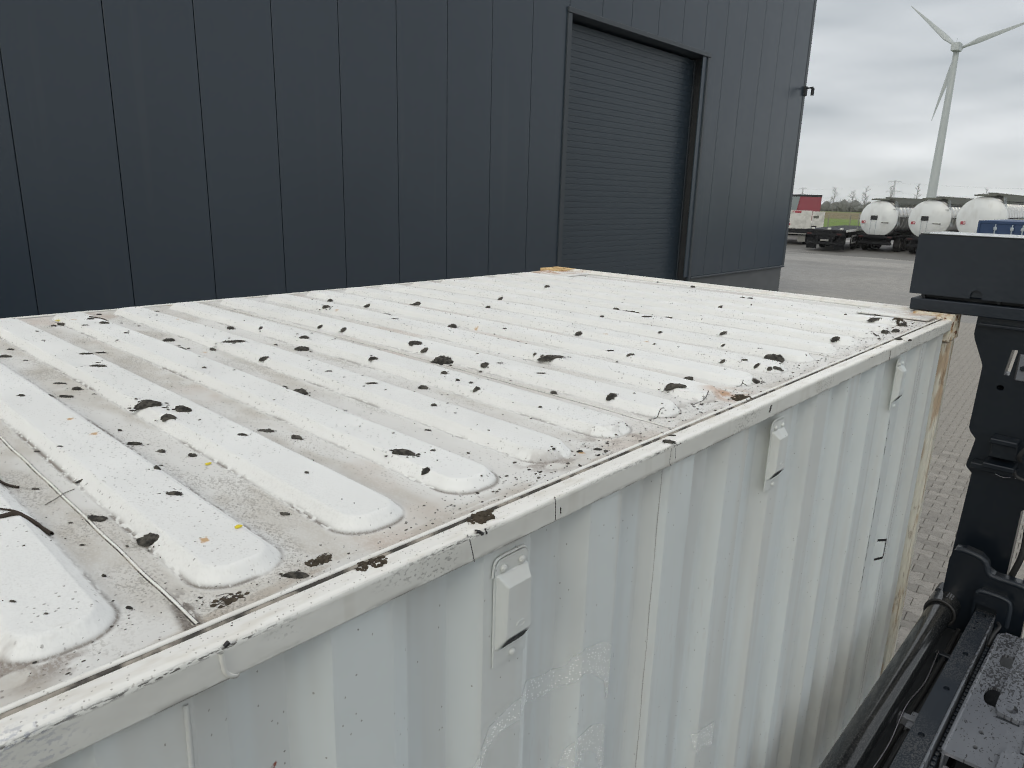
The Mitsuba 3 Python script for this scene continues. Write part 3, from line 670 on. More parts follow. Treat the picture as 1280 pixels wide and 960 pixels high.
# raised lap weld of roof sheet on rail, with black grime on the outer side
for y_, s in ((0.0455, 1), (2.3925, -1)):
    xx = np.arange(0.17, 5.885, 0.012)
    wob = 0.0016 * (meshkit.fbm(np.stack([xx * 9, 0 * xx + s, 0 * xx], -1), octaves=3) - 0.5)
    pts = np.stack([xx, y_ + wob, 0 * xx + 2.5715], -1)
    part(con, 'lap_weld', path_tube(pts, 0.0042, 8), 'mat_rail', smooth=True)
    pts2 = np.stack([xx, y_ - s * 0.0066 + wob, 0 * xx + 2.5697], -1)
    part(con, 'lap_grime', path_tube(pts2, 0.0038, 6), 'mat_seal', smooth=True)
# welds and nicks on the near rail
part(con, 'rail_weld', path_tube(spline([(2.509, -0.001, 2.563), (2.510, -0.001, 2.548), (2.513, -0.001, 2.534), (2.520, 0.0, 2.526), (2.527, 0.003, 2.5225)], 5), 0.0030, 7), 'mat_rail', smooth=True)
for x in (4.97,):
    part(con, 'rail_weld', path_tube([(x, -0.0004, 2.560), (x + 0.001, -0.0006, 2.545), (x, -0.0004, 2.524)], 0.0017, 6), 'mat_seal', smooth=True)


def wall_y(x):
    u = (x - 2.885) % 0.278
    if u < 0.05:
        return 0.045 - 0.033 * u / 0.05
    if u < 0.15:
        return 0.012
    if u < 0.20:
        return 0.012 + 0.033 * (u - 0.15) / 0.05
    return 0.045


def wall_surf(x, z):
    return wall_y(x) + 0.006 * (float(meshkit.fbm(np.array([x * 2.0, z * 2.0, 0.0]), octaves=3, seed=6)) - 0.5)


def wall_panel(x0, x1, side):
    ks = sorted({round(x, 5) for k in range(-12, 13) for x in (2.885 + 0.278 * k, 2.935 + 0.278 * k, 3.035 + 0.278 * k, 3.085 + 0.278 * k) if x0 < x < x1} | {x0, x1})
    xs_ = []
    for p_, q_ in zip(ks[:-1], ks[1:]):
        xs_ += list(np.linspace(p_, q_, 4, endpoint=False))
    xs_.append(x1)
    zs = np.linspace(0.16, 2.53, 60)
    X, Z = np.meshgrid(xs_, zs, indexing='ij')
    Y = np.vectorize(wall_y)(X)
    P = np.stack([X * 2.0, Z * 2.0, 0 * X + side], -1)
    Y = Y + 0.006 * (meshkit.fbm(P, octaves=3, seed=6) - 0.5)
    if side:
        Y = 2.438 - Y
    V = np.stack([X, Y, Z], -1).reshape(-1, 3)
    n, m = X.shape
    i = (np.arange(n - 1)[:, None] * m + np.arange(m - 1)[None]).ravel()
    f = np.vstack([np.stack([i, i + m, i + m + 1], 1), np.stack([i, i + m + 1, i + 1], 1)])
    return trimesh.Trimesh(V, f if not side else f[:, ::-1], process=False)


WS = [0.17, 0.46, 1.465, 2.470, 3.474, 4.480, 5.485, 5.90]
for side in (0, 1):
    for x0, x1 in zip(WS[:-1], WS[1:]):
        part(con, 'side_panel', wall_panel(x0, x1, side), 'mat_side', smooth=20)
for k, x in enumerate(WS[1:-1]):
    zz = np.arange(0.17, 2.525, 0.03)
    pts = np.stack([x + 0.0008 * np.sin(zz * 31), 0 * zz + np.array([wall_surf(x, q) for q in zz]) - 0.0003, zz], -1)
    part(con, 'side_weld_bead', path_tube(pts, 0.0034 if k == 2 else 0.0008, 7), 'mat_side' if k == 2 else 'mat_seam', smooth=True)
part(con, 'end_wall', cbox((5.985, 0.17, 0.16), (6.03, 2.27, 2.50), 0.004), 'mat_white')
part(con, 'end_wall', cbox((0.02, 0.17, 0.16), (0.06, 2.27, 2.50), 0.004), 'mat_white')
part(con, 'top_end_rail', cbox((5.982, 0.164, 2.49), (6.050, 2.274, 2.592), 0.010), 'mat_rail')
part(con, 'top_end_rail', cbox((0.008, 0.164, 2.49), (0.076, 2.274, 2.592), 0.010), 'mat_rail')
part(con, 'header_lip', cbox((5.950, 0.166, 2.5715), (5.9815, 2.272, 2.583), 0.004), 'mat_rail')
for y0, y1 in ((0.006, 0.06), (2.378, 2.432)):
    part(con, 'bottom_side_rail', cbox((0.17, y0, 0.02), (5.90, y1, 0.165), 0.008), 'mat_rail')
for x0, x1 in ((0.0, 0.16), (5.898, 6.058)):
    for y0, y1 in ((0.0, 0.10), (2.338, 2.438)):
        part(con, 'corner_post', cbox((x0 + 0.012, y0 + 0.006, 0.12), (x1 - 0.012, y1, 2.47), 0.010), 'mat_post')
part(con, 'corner_post_edge', cbox((5.938, -0.002, 0.13), (5.966, 0.010, 2.466), 0.004), 'mat_post')


def casting(x0, y0, z0, top):
    b = sbox(x0, y0, x0 + 0.178, y0 + 0.162)
    cx, cy = x0 + 0.089, y0 + 0.081
    hole = Point(cx, cy).buffer(0.0325).union(sbox(cx - 0.0325, cy - 0.028, cx + 0.0325, cy + 0.028)).buffer(0.004)
    zt0, zt1 = (z0 + 0.09, z0 + 0.118) if top else (z0, z0 + 0.028)
    ms = [prism(b.difference(affinity.scale(hole, 0.95, 1.55)), 'z', zt0, zt1)]
    zw0, zw1 = (z0, z0 + 0.0895) if top else (z0 + 0.0285, z0 + 0.118)
    h = zw1 - zw0
    for (ax, lo, hi, u0, u1) in (('y', y0, y0 + 0.016, x0, x0 + 0.178), ('y', y0 + 0.146, y0 + 0.162, x0, x0 + 0.178), ('x', x0, x0 + 0.016, y0 + 0.0163, y0 + 0.1457), ('x', x0 + 0.162, x0 + 0.178, y0 + 0.0163, y0 + 0.1457)):
        cu = (u0 + u1) / 2
        slot = affinity.scale(Point(cu, zw0 + h * 0.45).buffer(0.034), 0.8 if ax == 'y' else 0.7, 1.0)
        ms.append(prism(sbox(u0, zw0, u1, zw1).difference(slot), ax, lo, hi))
    ms.append(cbox((x0 + 0.05, y0 + 0.05, zw0 + 0.004), (x0 + 0.06, y0 + 0.11, zw0 + 0.02), 0.0))
    return cat(ms)


for x0 in (0.0, 5.880):
    for y0 in (0.0, 2.276):
        part(con, 'corner_casting', casting(x0, y0, 2.473, True), 'mat_rust', label='rusty white-painted top corner casting' if x0 > 1 else None)
        part(con, 'corner_casting', casting(x0, y0, 0.0, False), 'mat_post')
# gusset sheets beside the far castings
for y0, y1 in ((0.0605, 0.36), (2.08, 2.377)):
    part(con, 'corner_gusset', cbox((5.72, y0, 2.5745), (5.949, y1, 2.5825), 0.003), 'mat_roof')

# ventilators
for vx in (2.995, 4.045, 5.165):
    v = f'{con}__ventilator'
    if f'{v}__backplate' in scene:
        i = 1
        while f'{v}_{i:03d}__backplate' in scene:
            i += 1
        v = f'{v}_{i:03d}'
    yb = 0.0105
    pl = Polygon([(vx - 0.040, 2.302), (vx + 0.040, 2.302), (vx + 0.040, 2.486), (vx + 0.030, 2.498), (vx - 0.030, 2.498), (vx - 0.040, 2.486)])
    scene[f'{v}__backplate'] = mikit.ply(prism(pl, 'y', yb - 0.0035, yb), 'mat_side')
    # hood: sides sloping to a flat face, closed and angled underneath
    w0, w1 = 0.033, 0.025
    hood = np.array([(vx - w0, yb - 0.0037, 2.468), (vx + w0, yb - 0.0037, 2.468), (vx - w0, yb - 0.0037, 2.338), (vx + w0, yb - 0.0037, 2.338),
                     (vx - w1, yb - 0.023, 2.452), (vx + w1, yb - 0.023, 2.452), (vx - w1 - 0.003, yb - 0.023, 2.362), (vx + w1 + 0.003, yb - 0.023, 2.362)])
    ball = trimesh.creation.icosphere(subdivisions=2, radius=0.0042)
    hm = trimesh.convex.convex_hull(np.vstack([ball.vertices + q + ([0, 0, 0] if q[1] > yb - 0.01 else [0, 0.0042, 0]) for q in hood]))
    scene[f'{v}__hood'] = mikit.ply(hm, 'mat_side', smooth=35)
    scene[f'{v}__maker_badge'] = mikit.ply(prism(affinity.scale(Point(vx + 0.004, 2.378).buffer(0.006), 1.9, 1.0).difference(affinity.scale(Point(vx + 0.004, 2.378).buffer(0.0045), 1.9, 1.0)), 'y', yb - 0.0242, yb - 0.0232), 'mat_side')
    yo = yb - 0.0045  # dark quad painted over the closed underside, for the shaded hollow
    op = trimesh.Trimesh([(vx - 0.028, yo - 0.0035, 2.3350), (vx + 0.028, yo - 0.0035, 2.3350), (vx + 0.0235, yb - 0.0240, 2.3582), (vx - 0.0235, yb - 0.0240, 2.3582)], [[0, 1, 2], [0, 2, 3]], process=False)
    scene[f'{v}__opening_shade'] = mikit.ply(op, 'mat_dark')
    for j, (rx, rz) in enumerate(((vx - 0.022, 2.481), (vx + 0.022, 2.481), (vx + 0.004, 2.314))):
        rv = trimesh.creation.icosphere(subdivisions=2, radius=0.0068)
        rv.vertices[:, 1] *= 0.75
        rv.apply_translation((rx, yb - 0.0055, rz))
        scene[f'{v}__rivet' + (f'_{j:03d}' if j else '')] = mikit.ply(rv, 'mat_side', smooth=True)
    arc = [(vx - 0.043 + 0.0, yb - 0.001, 2.470), (vx - 0.040, yb - 0.002, 2.494), (vx - 0.028, yb - 0.002, 2.501), (vx, yb - 0.002, 2.502), (vx + 0.028, yb - 0.002, 2.501), (vx + 0.041, yb - 0.001, 2.488)]
    scene[f'{v}__sealant'] = mikit.ply(path_tube(spline(arc, 4), 0.0024, 6), 'mat_side', smooth=True)


# glue left behind where film lettering was pulled off
def drape(poly, off):
    x0, z0, x1, z1 = poly.bounds
    ms_v, ms_f = [], []
    st = 0.009
    base = 0
    cells = []
    xs_ = np.arange(x0, x1, st)
    zs_ = np.arange(z0, z1, st)
    from shapely import contains_xy
    for x in xs_:
        for z in zs_:
            c_ = sbox(x, z, x + st, z + st).intersection(poly)
            for g in getattr(c_, 'geoms', [c_]):
                if g.is_empty or g.geom_type != 'Polygon' or g.area < 1e-8:
                    continue
                q = np.array(g.convex_hull.exterior.coords)[:-1]
                ms_v.append(np.stack([q[:, 0], [wall_y(t) for t in q[:, 0]], q[:, 1]], 1))
                n = len(q)
                ms_f += [[base, base + j, base + j + 1] for j in range(1, n - 1)]
                base += n
    V = np.vstack(ms_v)
    P = np.stack([V[:, 0] * 2.0, V[:, 2] * 2.0, 0 * V[:, 0]], -1)
    V[:, 1] += 0.006 * (meshkit.fbm(P, octaves=3, seed=6) - 0.5) - off
    return trimesh.Trimesh(V, np.array(ms_f), process=False)


for pl in RESIDUES:
    part(con, 'glue_residue', drape(Polygon(pl).buffer(0), 0.0005), 'mat_residue', smooth=False)


def wall_strip(pts, w):
    """A thin painted line on the wall."""
    ms = []
    fine = []
    for (xa, za), (xb, zb) in zip(pts[:-1], pts[1:]):
        k_ = max(2, int(math.hypot(xb - xa, zb - za) / 0.008))
        fine += [(xa + (xb - xa) * i / k_, za + (zb - za) * i / k_) for i in range(k_)]
    fine.append(pts[-1])
    for (xa, za), (xb, zb) in zip(fine[:-1], fine[1:]):
        d = np.array([xb - xa, zb - za])
        n = np.array([-d[1], d[0]]) / np.hypot(*d) * w / 2
        q = [(xa + n[0], za + n[1]), (xb + n[0], zb + n[1]), (xb - n[0], zb - n[1]), (xa - n[0], za - n[1])]
        v = np.array([(x, wall_surf(x, z) - 0.0012, z) for x, z in q])
        ms.append(trimesh.Trimesh(v, [[0, 1, 2], [0, 2, 3]], process=False))
    return cat(ms)


part(con, 'bracket_mark', wall_strip([(5.402, 1.646), (5.452, 1.642), (5.452, 1.560), (5.402, 1.552)], 0.011), 'mat_black_mark', label='black corner bracket mark left on the side')
dash, z = [], 2.254
while z > 1.50:
    L = rng.uniform(0.012, 0.045)
    x = 5.132 + (2.254 - z) * 0.010 + 0.03
    if rng.random() < 0.78:
        dash.append(wall_strip([(x, z), (x + 0.0004, z - L)], 0.0042))
    z -= L + rng.uniform(0.004, 0.03)
part(con, 'dashed_edge_mark', cat(dash), 'mat_black_mark', label='broken black vertical line under the farthest ventilator')
part(con, 'paint_chip', prism(Polygon([(3.949, 2.541), (3.955, 2.541), (3.957, 2.549), (3.962, 2.558), (3.957, 2.560), (3.953, 2.551)]), 'y', -0.0016, 0.0005), 'mat_black_mark')

# ---------------------------------------------------------------- dirt on the roof
ORD = ['first', 'second', 'third', 'fourth', 'fifth', 'sixth', 'seventh', 'eighth', 'ninth', 'tenth', 'eleventh', 'twelfth', 'thirteenth', 'fourteenth', 'fifteenth', 'sixteenth', 'seventeenth', 'eighteenth', 'nineteenth', 'twentieth']


def surf(x, y):
    return float(roof_z(np.array([x]), np.array([y]))[0]) if y > 0.05 else 2.572


where = {}
for c_ in CLODS:
    x, y = c_[:2]
    if y < 0.05:
        k = ('rail', 0)
    else:
        u = (x - 2.391) / PIT
        r = int(round(u))
        k = ('rib', r) if abs(u - r) * PIT < 0.060 else ('groove', int(math.floor(u)))
    where.setdefault(k, []).append(c_)
ci = 0
for k, lst in sorted(where.items()):
    lst.sort(key=(lambda q: q[0]) if k[0] == 'rail' else (lambda q: q[1]))
    for i, (x, y, W, D, TH, ang) in enumerate(lst):
        ci += 1
        z = surf(x, y)
        size = 'large' if W > 0.042 else ('small' if W > 0.018 else 'tiny')
        if D < 0.55 * W and W > 0.012:
            shape = 'sliver'
        elif TH < 0.20 * W:
            shape = 'flake'
        else:
            shape = 'clod'
        # a clump of crumbled pieces, never one smooth lump
        n_ = 3 if W < 0.02 else (6 if W < 0.04 else 10)
        flat_ = 0.55 if shape != 'clod' else 1.0
        ms = []
        for j in range(n_):
            f_ = rng.uniform(0.42, 0.75) if j else 0.85
            q = trimesh.creation.icosphere(subdivisions=2, radius=1.0).vertices
            q = q * (1 + 0.85 * (meshkit.fbm(q * 3.8 + ci * 1.7 + j * 9, octaves=3, seed=ci) - 0.5))[:, None]
            q = q * [W / 2 * f_, D / 2 * f_, TH * 0.85 * f_ * flat_]
            if j:
                q = q + [rng.uniform(-.30, .30) * W, rng.uniform(-.24, .24) * D, rng.uniform(-.1, .25) * TH]
            ms.append(trimesh.Trimesh(q, trimesh.creation.icosphere(subdivisions=2, radius=1.0).faces, process=False))
        for j in range(n_ * 2):
            g_ = rng.uniform(0.03, 0.10)
            ms.append(blob((W * g_, D * g_ * 1.3, TH * g_ * 1.5), ci * 7 + j, 1, 0.4).apply_translation((rng.gauss(0, .42) * W, rng.gauss(0, .42) * D, 0)))
        m = cat(ms)
        sq = m.vertices
        sq[:, 2] = np.where(sq[:, 2] < 0, sq[:, 2] * 0.25, sq[:, 2])
        a_ = -0.8213 + rng.uniform(-0.15, 0.15)
        R_ = np.array([[math.cos(a_), math.cos(ang)], [math.sin(a_), math.sin(ang)]])
        sq[:, :2] = sq[:, :2] @ R_.T
        # settle on the surface below
        loc = sq[:, :2] + [x, y]
        zz = np.where(loc[:, 1] > 0.05, roof_z(loc[:, 0], np.maximum(loc[:, 1], 0.05)), 2.572)
        sq[:, 2] += 0.6 * zz + 0.4 * z + 0.0004
        sq[:, :2] = loc
        if k[0] == 'rail':
            lab = f'{size} mud {shape} on the side rail above the vents, {ORD[i]} from the near end'
        else:
            place = f'{ORD[k[1]]} roof rib' if k[0] == 'rib' and k[1] >= 0 else (f'groove past the {ORD[k[1]]} rib' if k[1] >= 0 else 'nearest roof groove')
            lab = f'{size} mud {shape} {"on" if k[0] == "rib" else "in"} the {place}, {ORD[i]} from the vented side'
        single('mud_clod', trimesh.Trimesh(sq, m.faces, process=False), 'mat_mud', lab, 'mud clod', 'mud clods scattered over the container roof')

# fine crumbs nobody could count
cr = []
for _ in range(3300):
    x, y = rng.uniform(2.2, 5.95), rng.uniform(0.02, 2.3)
    if rng.random() < 0.35:
        y = rng.uniform(0.05, 0.13)
    s = rng.choice([0.0021, 0.0026, 0.0018] if x > 3.0 and rng.random() < 0.22 else [0.0005, 0.0006, 0.0008, 0.0008, 0.001, 0.001, 0.0013, 0.0017]) * rng.uniform(0.7, 1.5) * (0.7 if x < 2.8 else 1.0)
    m = trimesh.creation.icosphere(subdivisions=0, radius=1.0)
    m.vertices = m.vertices * [s * rng.uniform(.6, 1.9), s * rng.uniform(.6, 1.6), s * 0.5] + [x, y, surf(x, y) + s * 0.25]
    cr.append(m)
single('dirt_crumbs', cat(cr), 'mat_mud', 'tiny dark dirt crumbs peppered all over the container roof', 'dirt', kind='stuff')


def tuft(x, y, r, n, name, lab, twigs=10, flat_=0.5):
    t = thing(name, lab, 'moss tuft')
    ms = []
    for i in range(n * 4):
        a_, q = rng.uniform(0, 6.28), r * rng.random() ** 0.7
        bx, by = x + q * math.cos(a_), y + q * math.sin(a_) * 0.6
        s = r * rng.uniform(0.05, 0.19)
        ms.append(blob((s, s, s * flat_ * rng.uniform(.6, 1.3)), i * 3 + int(x * 100), 2, 0.5).apply_translation((bx, by, surf(bx, by) + s * 0.1)))
    part(t, 'clump', cat(ms), 'mat_moss')
    ms = []
    for i in range(twigs):
        a_ = rng.uniform(0, 6.28)
        L = r * rng.uniform(0.5, 1.25)
        p = []
        for s in np.linspace(0, 1, 6):
            b = a_ + 0.7 * math.sin(3 * s + i)
            px, py = x + L * s * math.cos(b), y + L * s * math.sin(b) * 0.7
            p.append((px, py, surf(px, py) + 0.0006))
        ms.append(path_tube(spline(p, 3), 0.00038, 4))
    part(t, 'twig', cat(ms), 'mat_twig', kind='stuff')
    return t


tuft(2.690, 0.085, 0.020, 16, 'moss_tuft', 'dark mossy tuft with fine roots at the end of the second roof rib', 14)
tuft(2.560, 0.080, 0.022, 6, 'moss_tuft', 'thin brown root mat beside the nearest weld seam at the rail', 14, 0.15)
tuft(3.925, 0.065, 0.035, 12, 'moss_tuft', 'grey heap of twigs and moss against the lap weld, middle of the roof', 22, 0.4)
tuft(2.945, 0.030, 0.030, 14, 'moss_tuft', 'crumbly grey-brown moss lump on the rail above the nearest ventilator', 8, 0.7)
tuft(2.735, 0.030, 0.024, 10, 'moss_tuft', 'flattened moss pad on the rail left of the nearest ventilator', 6, 0.35)
tuft(5.55, 0.13, 0.045, 10, 'moss_tuft', 'scattered moss and twigs near the rusty far corner of the roof', 14, 0.5)


def twig(pts, r, lab):
    p = [(x, y, surf(x, y) + 0.0025) for x, y in pts]
    single('twig', path_tube(spline(p, 5), r, 5), 'mat_twig', lab, 'twig', smooth=True)


twig([(2.395, 0.49), (2.412, 0.474), (2.43, 0.47), (2.445, 0.456), (2.453, 0.434), (2.457, 0.409)], 0.0034, 'thick dark twig lying across the first roof rib at the left picture edge')
twig([(2.40, 0.52), (2.42, 0.50), (2.437, 0.475), (2.448, 0.44)], 0.0015, 'thin dark twig tangled beside the thick one on the first roof rib')
twig([(2.445, 0.71), (2.453, 0.67), (2.46, 0.641), (2.468, 0.624)], 0.0022, 'short dark twig in the groove at the left edge of the roof')
twig([(2.478, 0.52), (2.498, 0.535), (2.512, 0.548), (2.530, 0.556)], 0.0007, 'thin crooked twig crossing the nearest weld seam')
twig([(3.05, 2.15), (3.07, 2.08), (3.075, 2.04)], 0.0022, 'dark twig leaning on a rib near the far roof edge')
# cracked paint on the crests of three rib ends
for pts in ([(3.763, 0.117), (3.81, 0.124), (3.837, 0.121), (3.859, 0.126)], [(3.583, 0.128), (3.605, 0.123), (3.63, 0.127), (3.641, 0.124)], [(4.013, 0.125), (4.038, 0.121), (4.054, 0.124)], [(4.045, 0.122), (4.05, 0.112), (4.047, 0.104)]):
    q = spline(pts, 5)
    q = q + np.stack([0.002 * (meshkit.noise(np.stack([q[:, 0] * 90, q[:, 1] * 90, 0 * q[:, 0]], -1)) - 0.5), 0 * q[:, 0]], -1)
    part(con, 'paint_crack', path_tube([(x, y, surf(x, y)) for x, y in q], 0.0013, 5), 'mat_black_mark')
# dark weeps and nicks on the face of the near rail


def rail_face(x):
    return 0.0022 * (float(meshkit.fbm(np.array([x * 3.0, 0.3, 1.0]), octaves=3, seed=3)) - 0.5)


for pts, w in (([(2.888, 2.571), (2.893, 2.555), (2.901, 2.523)], 0.0007), ([(2.905, 2.571), (2.913, 2.567), (2.917, 2.563)], 0.0030), ([(2.925, 2.569), (2.926, 2.560)], 0.0016), ([(3.091, 2.570), (3.094, 2.527)], 0.0008), ([(3.106, 2.547), (3.107, 2.535)], 0.0012),
               ([(3.470, 2.568), (3.466, 2.535), (3.474, 2.523)], 0.0005), ([(3.483, 2.566), (3.49, 2.534)], 0.0005), ([(2.52, 2.5695), (2.514, 2.5665)], 0.0028)):
    q = spline([(x, z) for x, z in pts], 5)
    part(con, 'rail_weep', path_tube([(x, rail_face(x) - 0.0001, min(z, 2.5645)) if z < 2.5645 else (x, rail_face(x) + 0.002, z) for x, z in q], w, 6), 'mat_black_mark')
for (x, y, w, lab) in ((2.640, 0.215, 0.006, 'bright yellow leaf scrap on the end of the second roof rib'), (2.735, 0.52, 0.006, 'small ochre leaf scrap in the groove after the second rib'), (2.97, 2.22, 0.012, 'ochre leaf scrap near the far edge of the roof')):
    m = blob((w, w * 0.7, 0.0012), int(x * 100), 2, 0.4)
    m.apply_translation((x, y, surf(x, y) + 0.002))
    single('leaf_scrap', m, 'mat_yellow', lab, 'leaf')

# ---------------------------------------------------------------- black lifting frame hooked onto the container
fr_ = thing('lifting_frame', 'black steel side-lift spreader frame clamped on the far top corner of the container', 'container spreader')
eb = Polygon([(0.205, 2.668), (0.205, 2.925), (0.195, 2.936), (-1.25, 2.936), (-1.25, 2.668), (-0.038, 2.668)] + [(-0.063 + 0.021 * math.cos(t), 2.680 + 0.024 * math.sin(t)) for t in np.linspace(0, math.pi, 12)] + [(-0.087, 2.668)][:0])
eb = sbox(-1.25, 2.668, 0.205, 2.936).difference(Point(-0.063, 2.684).buffer(0.023).union(sbox(-0.086, 2.66, -0.040, 2.684)))
part(fr_, 'end_beam', cat([prism(eb, 'x', 5.935, 5.953), cbox((5.954, -1.25, 2.668), (6.36, 0.203, 2.934), 0.006)]), 'mat_block', label='deep black end beam lying over the container corner')
part(fr_, 'end_beam__edge_trim', cbox((5.933, -1.25, 2.9365), (6.36, 0.200, 2.9425), 0.002), 'mat_wet')
part(fr_, 'guide_plate', cbox((5.990, -1.25, 2.6485), (6.34, 0.150, 2.6675), 0.002), 'mat_dark')
part(fr_, 'guide_plate', cbox((5.925, -1.25, 2.5945), (6.34, 0.192, 2.648), 0.004), 'mat_block')
for y in (0.155, -0.145):
    part(fr_, 'bolt', tube((5.975, y, 2.658), (5.989, y, 2.658), 0.009, 6), 'mat_black')
colp = Polygon([(-0.082, 2.594), (-0.080, 2.515), (-0.086, 2.490), (-0.128, 2.395), (-0.136, 2.375), (-0.132, 2.085), (-0.140, 2.065), (-0.166, 2.035), (-0.150, 1.905), (-0.154, 1.895), (-0.178, 1.870), (-0.160, 1.250), (-0.160, 1.12),
                (-0.392, 1.12), (-0.392, 1.75), (-0.62, 1.95), (-0.62, 2.594)])
slot = Polygon([(-0.224, 2.352), (-0.236, 2.462), (-0.2515, 2.462), (-0.2395, 2.352)]).buffer(0.003)
colp = colp.difference(slot).difference(affinity.scale(Point(-0.219, 2.289).buffer(0.012), 1.2, 1.0))
part(fr_, 'column', prism(colp, 'x', 5.955, 6.055), 'mat_black')
part(fr_, 'hole_dark_back', cbox((6.0555, -0.245, 2.265), (6.062, -0.20, 2.315), 0.001), 'mat_dark')  # dark plate added behind the hole to keep it from showing bright
part(fr_, 'column_stiffener', cbox((6.056, -0.60, 1.75), (6.16, -0.42, 2.594), 0.005), 'mat_black')
part(fr_, 'column_ledge', cbox((5.925, -0.60, 2.553), (5.954, -0.092, 2.566), 0.003), 'mat_black')
part(fr_, 'cover_plate', cbox((5.938, -0.46, 2.335), (5.954, -0.262, 2.452), 0.004), 'mat_panel')
part(fr_, 'cover_plate__bolt', tube((5.930, -0.288, 2.392), (5.938, -0.288, 2.392), 0.012, 6), 'mat_black')
part(fr_, 'catch_block', cat([cbox((5.86, -0.335, 2.055), (5.954, -0.232, 2.078), 0.004), cbox((5.89, -0.335, 1.985), (5.954, -0.238, 2.054), 0.004)]), 'mat_black')
part(fr_, 'catch_block', cat([cbox((5.84, -0.345, 1.945), (5.954, -0.225, 1.968), 0.004), cbox((5.88, -0.352, 1.915), (5.954, -0.176, 1.944), 0.004)]), 'mat_black')
part(fr_, 'hose', path_tube(spline([(5.88, -0.355, 2.00), (5.84, -0.352, 2.03), (5.83, -0.375, 2.08), (5.86, -0.42, 2.11), (5.90, -0.47, 2.08)], 8), 0.009, 8), 'mat_rubber', smooth=True)
part(fr_, 'hose', path_tube(spline([(5.90, -0.335, 1.955), (5.86, -0.36, 1.93), (5.86, -0.43, 1.925), (5.9, -0.50, 1.95)], 8), 0.008, 8), 'mat_rubber', smooth=True)
part(fr_, 'wire', path_tube(spline([(5.93, -0.26, 1.905), (5.92, -0.30, 1.897), (5.92, -0.34, 1.905), (5.92, -0.42, 1.90)], 8), 0.0022, 5), 'mat_chrome', smooth=True)
for i, (y, z0, z1) in enumerate(((-0.425, 1.2, 1.78), (-0.455, 1.15, 1.95), (-0.49, 1.2, 1.9))):
    part(fr_, 'hose', path_tube(spline([(5.90, y, z1), (5.88, y - 0.012, (z0 + z1) / 2 + 0.1), (5.90, y + 0.018 * (-1) ** i, (z0 + z1) / 2 - 0.1), (5.86, y, z0)], 8), 0.013, 9), 'mat_rubber', smooth=True)
# stepped end bracket
br = Polygon([(-0.182, 1.13), (-0.184, 1.50), (-0.196, 1.545), (-0.235, 1.558), (-0.300, 1.547), (-0.328, 1.520), (-0.338, 1.488), (-0.362, 1.474), (-0.470, 1.472), (-0.500, 1.445), (-0.505, 1.13)]).buffer(-0.012).buffer(0.012)
part(fr_, 'end_bracket', prism(br, 'x', 5.79, 5.86), 'mat_black', smooth=25)
brc = np.array([(-0.205, 1.552), (-0.235, 1.557), (-0.300, 1.546), (-0.327, 1.520), (-0.338, 1.490), (-0.362, 1.475), (-0.470, 1.471), (-0.498, 1.445), (-0.503, 1.35)])
part(fr_, 'end_bracket__rounded_edge', path_tube(spline([(5.795, a, b - 0.004) for a, b in brc], 6), 0.012, 10), 'mat_beam', smooth=True)
sk = Polygon([(-0.312, 1.13), (-0.312, 1.39), (-0.330, 1.412), (-0.425, 1.410), (-0.452, 1.38), (-0.455, 1.13)]).difference(sbox(-0.405, 1.10, -0.322, 1.345)).buffer(-0.004).buffer(0.004)
part(fr_, 'beam_socket', prism(sk, 'x', 5.745, 5.789), 'mat_black', smooth=25)
part(fr_, 'beam_socket__rounded_edge', path_tube(spline([(5.748, a, b) for a, b in ((-0.318, 1.395), (-0.335, 1.408), (-0.42, 1.406), (-0.446, 1.38), (-0.450, 1.28))], 6), 0.009, 8), 'mat_beam', smooth=True)
# beam with holes in its top, lip on the outer side
XB0 = 1.0
bp_ = sbox(XB0, -0.396, 5.88, -0.325)
for hx, hy, hr in ((5.36, -0.366, 0.012), (5.06, -0.363, 0.012), (5.60, -0.352, 0.006), (5.66, -0.350, 0.006), (4.72, -0.36, 0.012), (5.74, -0.352, 0.022), (4.40, -0.36, 0.012), (3.9, -0.36, 0.012)):
    bp_ = bp_.difference(affinity.scale(Point(hx, hy).buffer(hr), 1.3, 0.9))
part(fr_, 'main_beam', cat([prism(bp_, 'z', 1.290, 1.300), cbox((XB0, -0.395, 1.12), (5.88, -0.326, 1.2895), 0.002)]), 'mat_beam', label='black slide beam with speckled dusty top')
part(fr_, 'main_beam__lip', cbox((XB0, -0.4045, 1.22), (5.80, -0.3965, 1.306), 0.003), 'mat_panel')
ch = []
for k in range(62):
    x = 3.9 + k * 0.030
    ch.append(cbox((x, -0.4235, 1.232 + 0.012 * (k % 2)), (x + 0.019, -0.409, 1.262), 0.003))
part(fr_, 'lifting_chain', cat(ch), 'mat_beam', kind='stuff', label='dark chain links lying in the narrow channel')
part(fr_, 'channel_floor', cbox((XB0, -0.43, 1.15), (5.70, -0.4065, 1.20), 0.002), 'mat_dark')
part(fr_, 'channel_hose', path_tube(spline([(5.72, -0.42, 1.30), (5.66, -0.432, 1.315), (5.60, -0.422, 1.30), (5.55, -0.418, 1.27)], 8), 0.007, 8), 'mat_rubber', smooth=True)
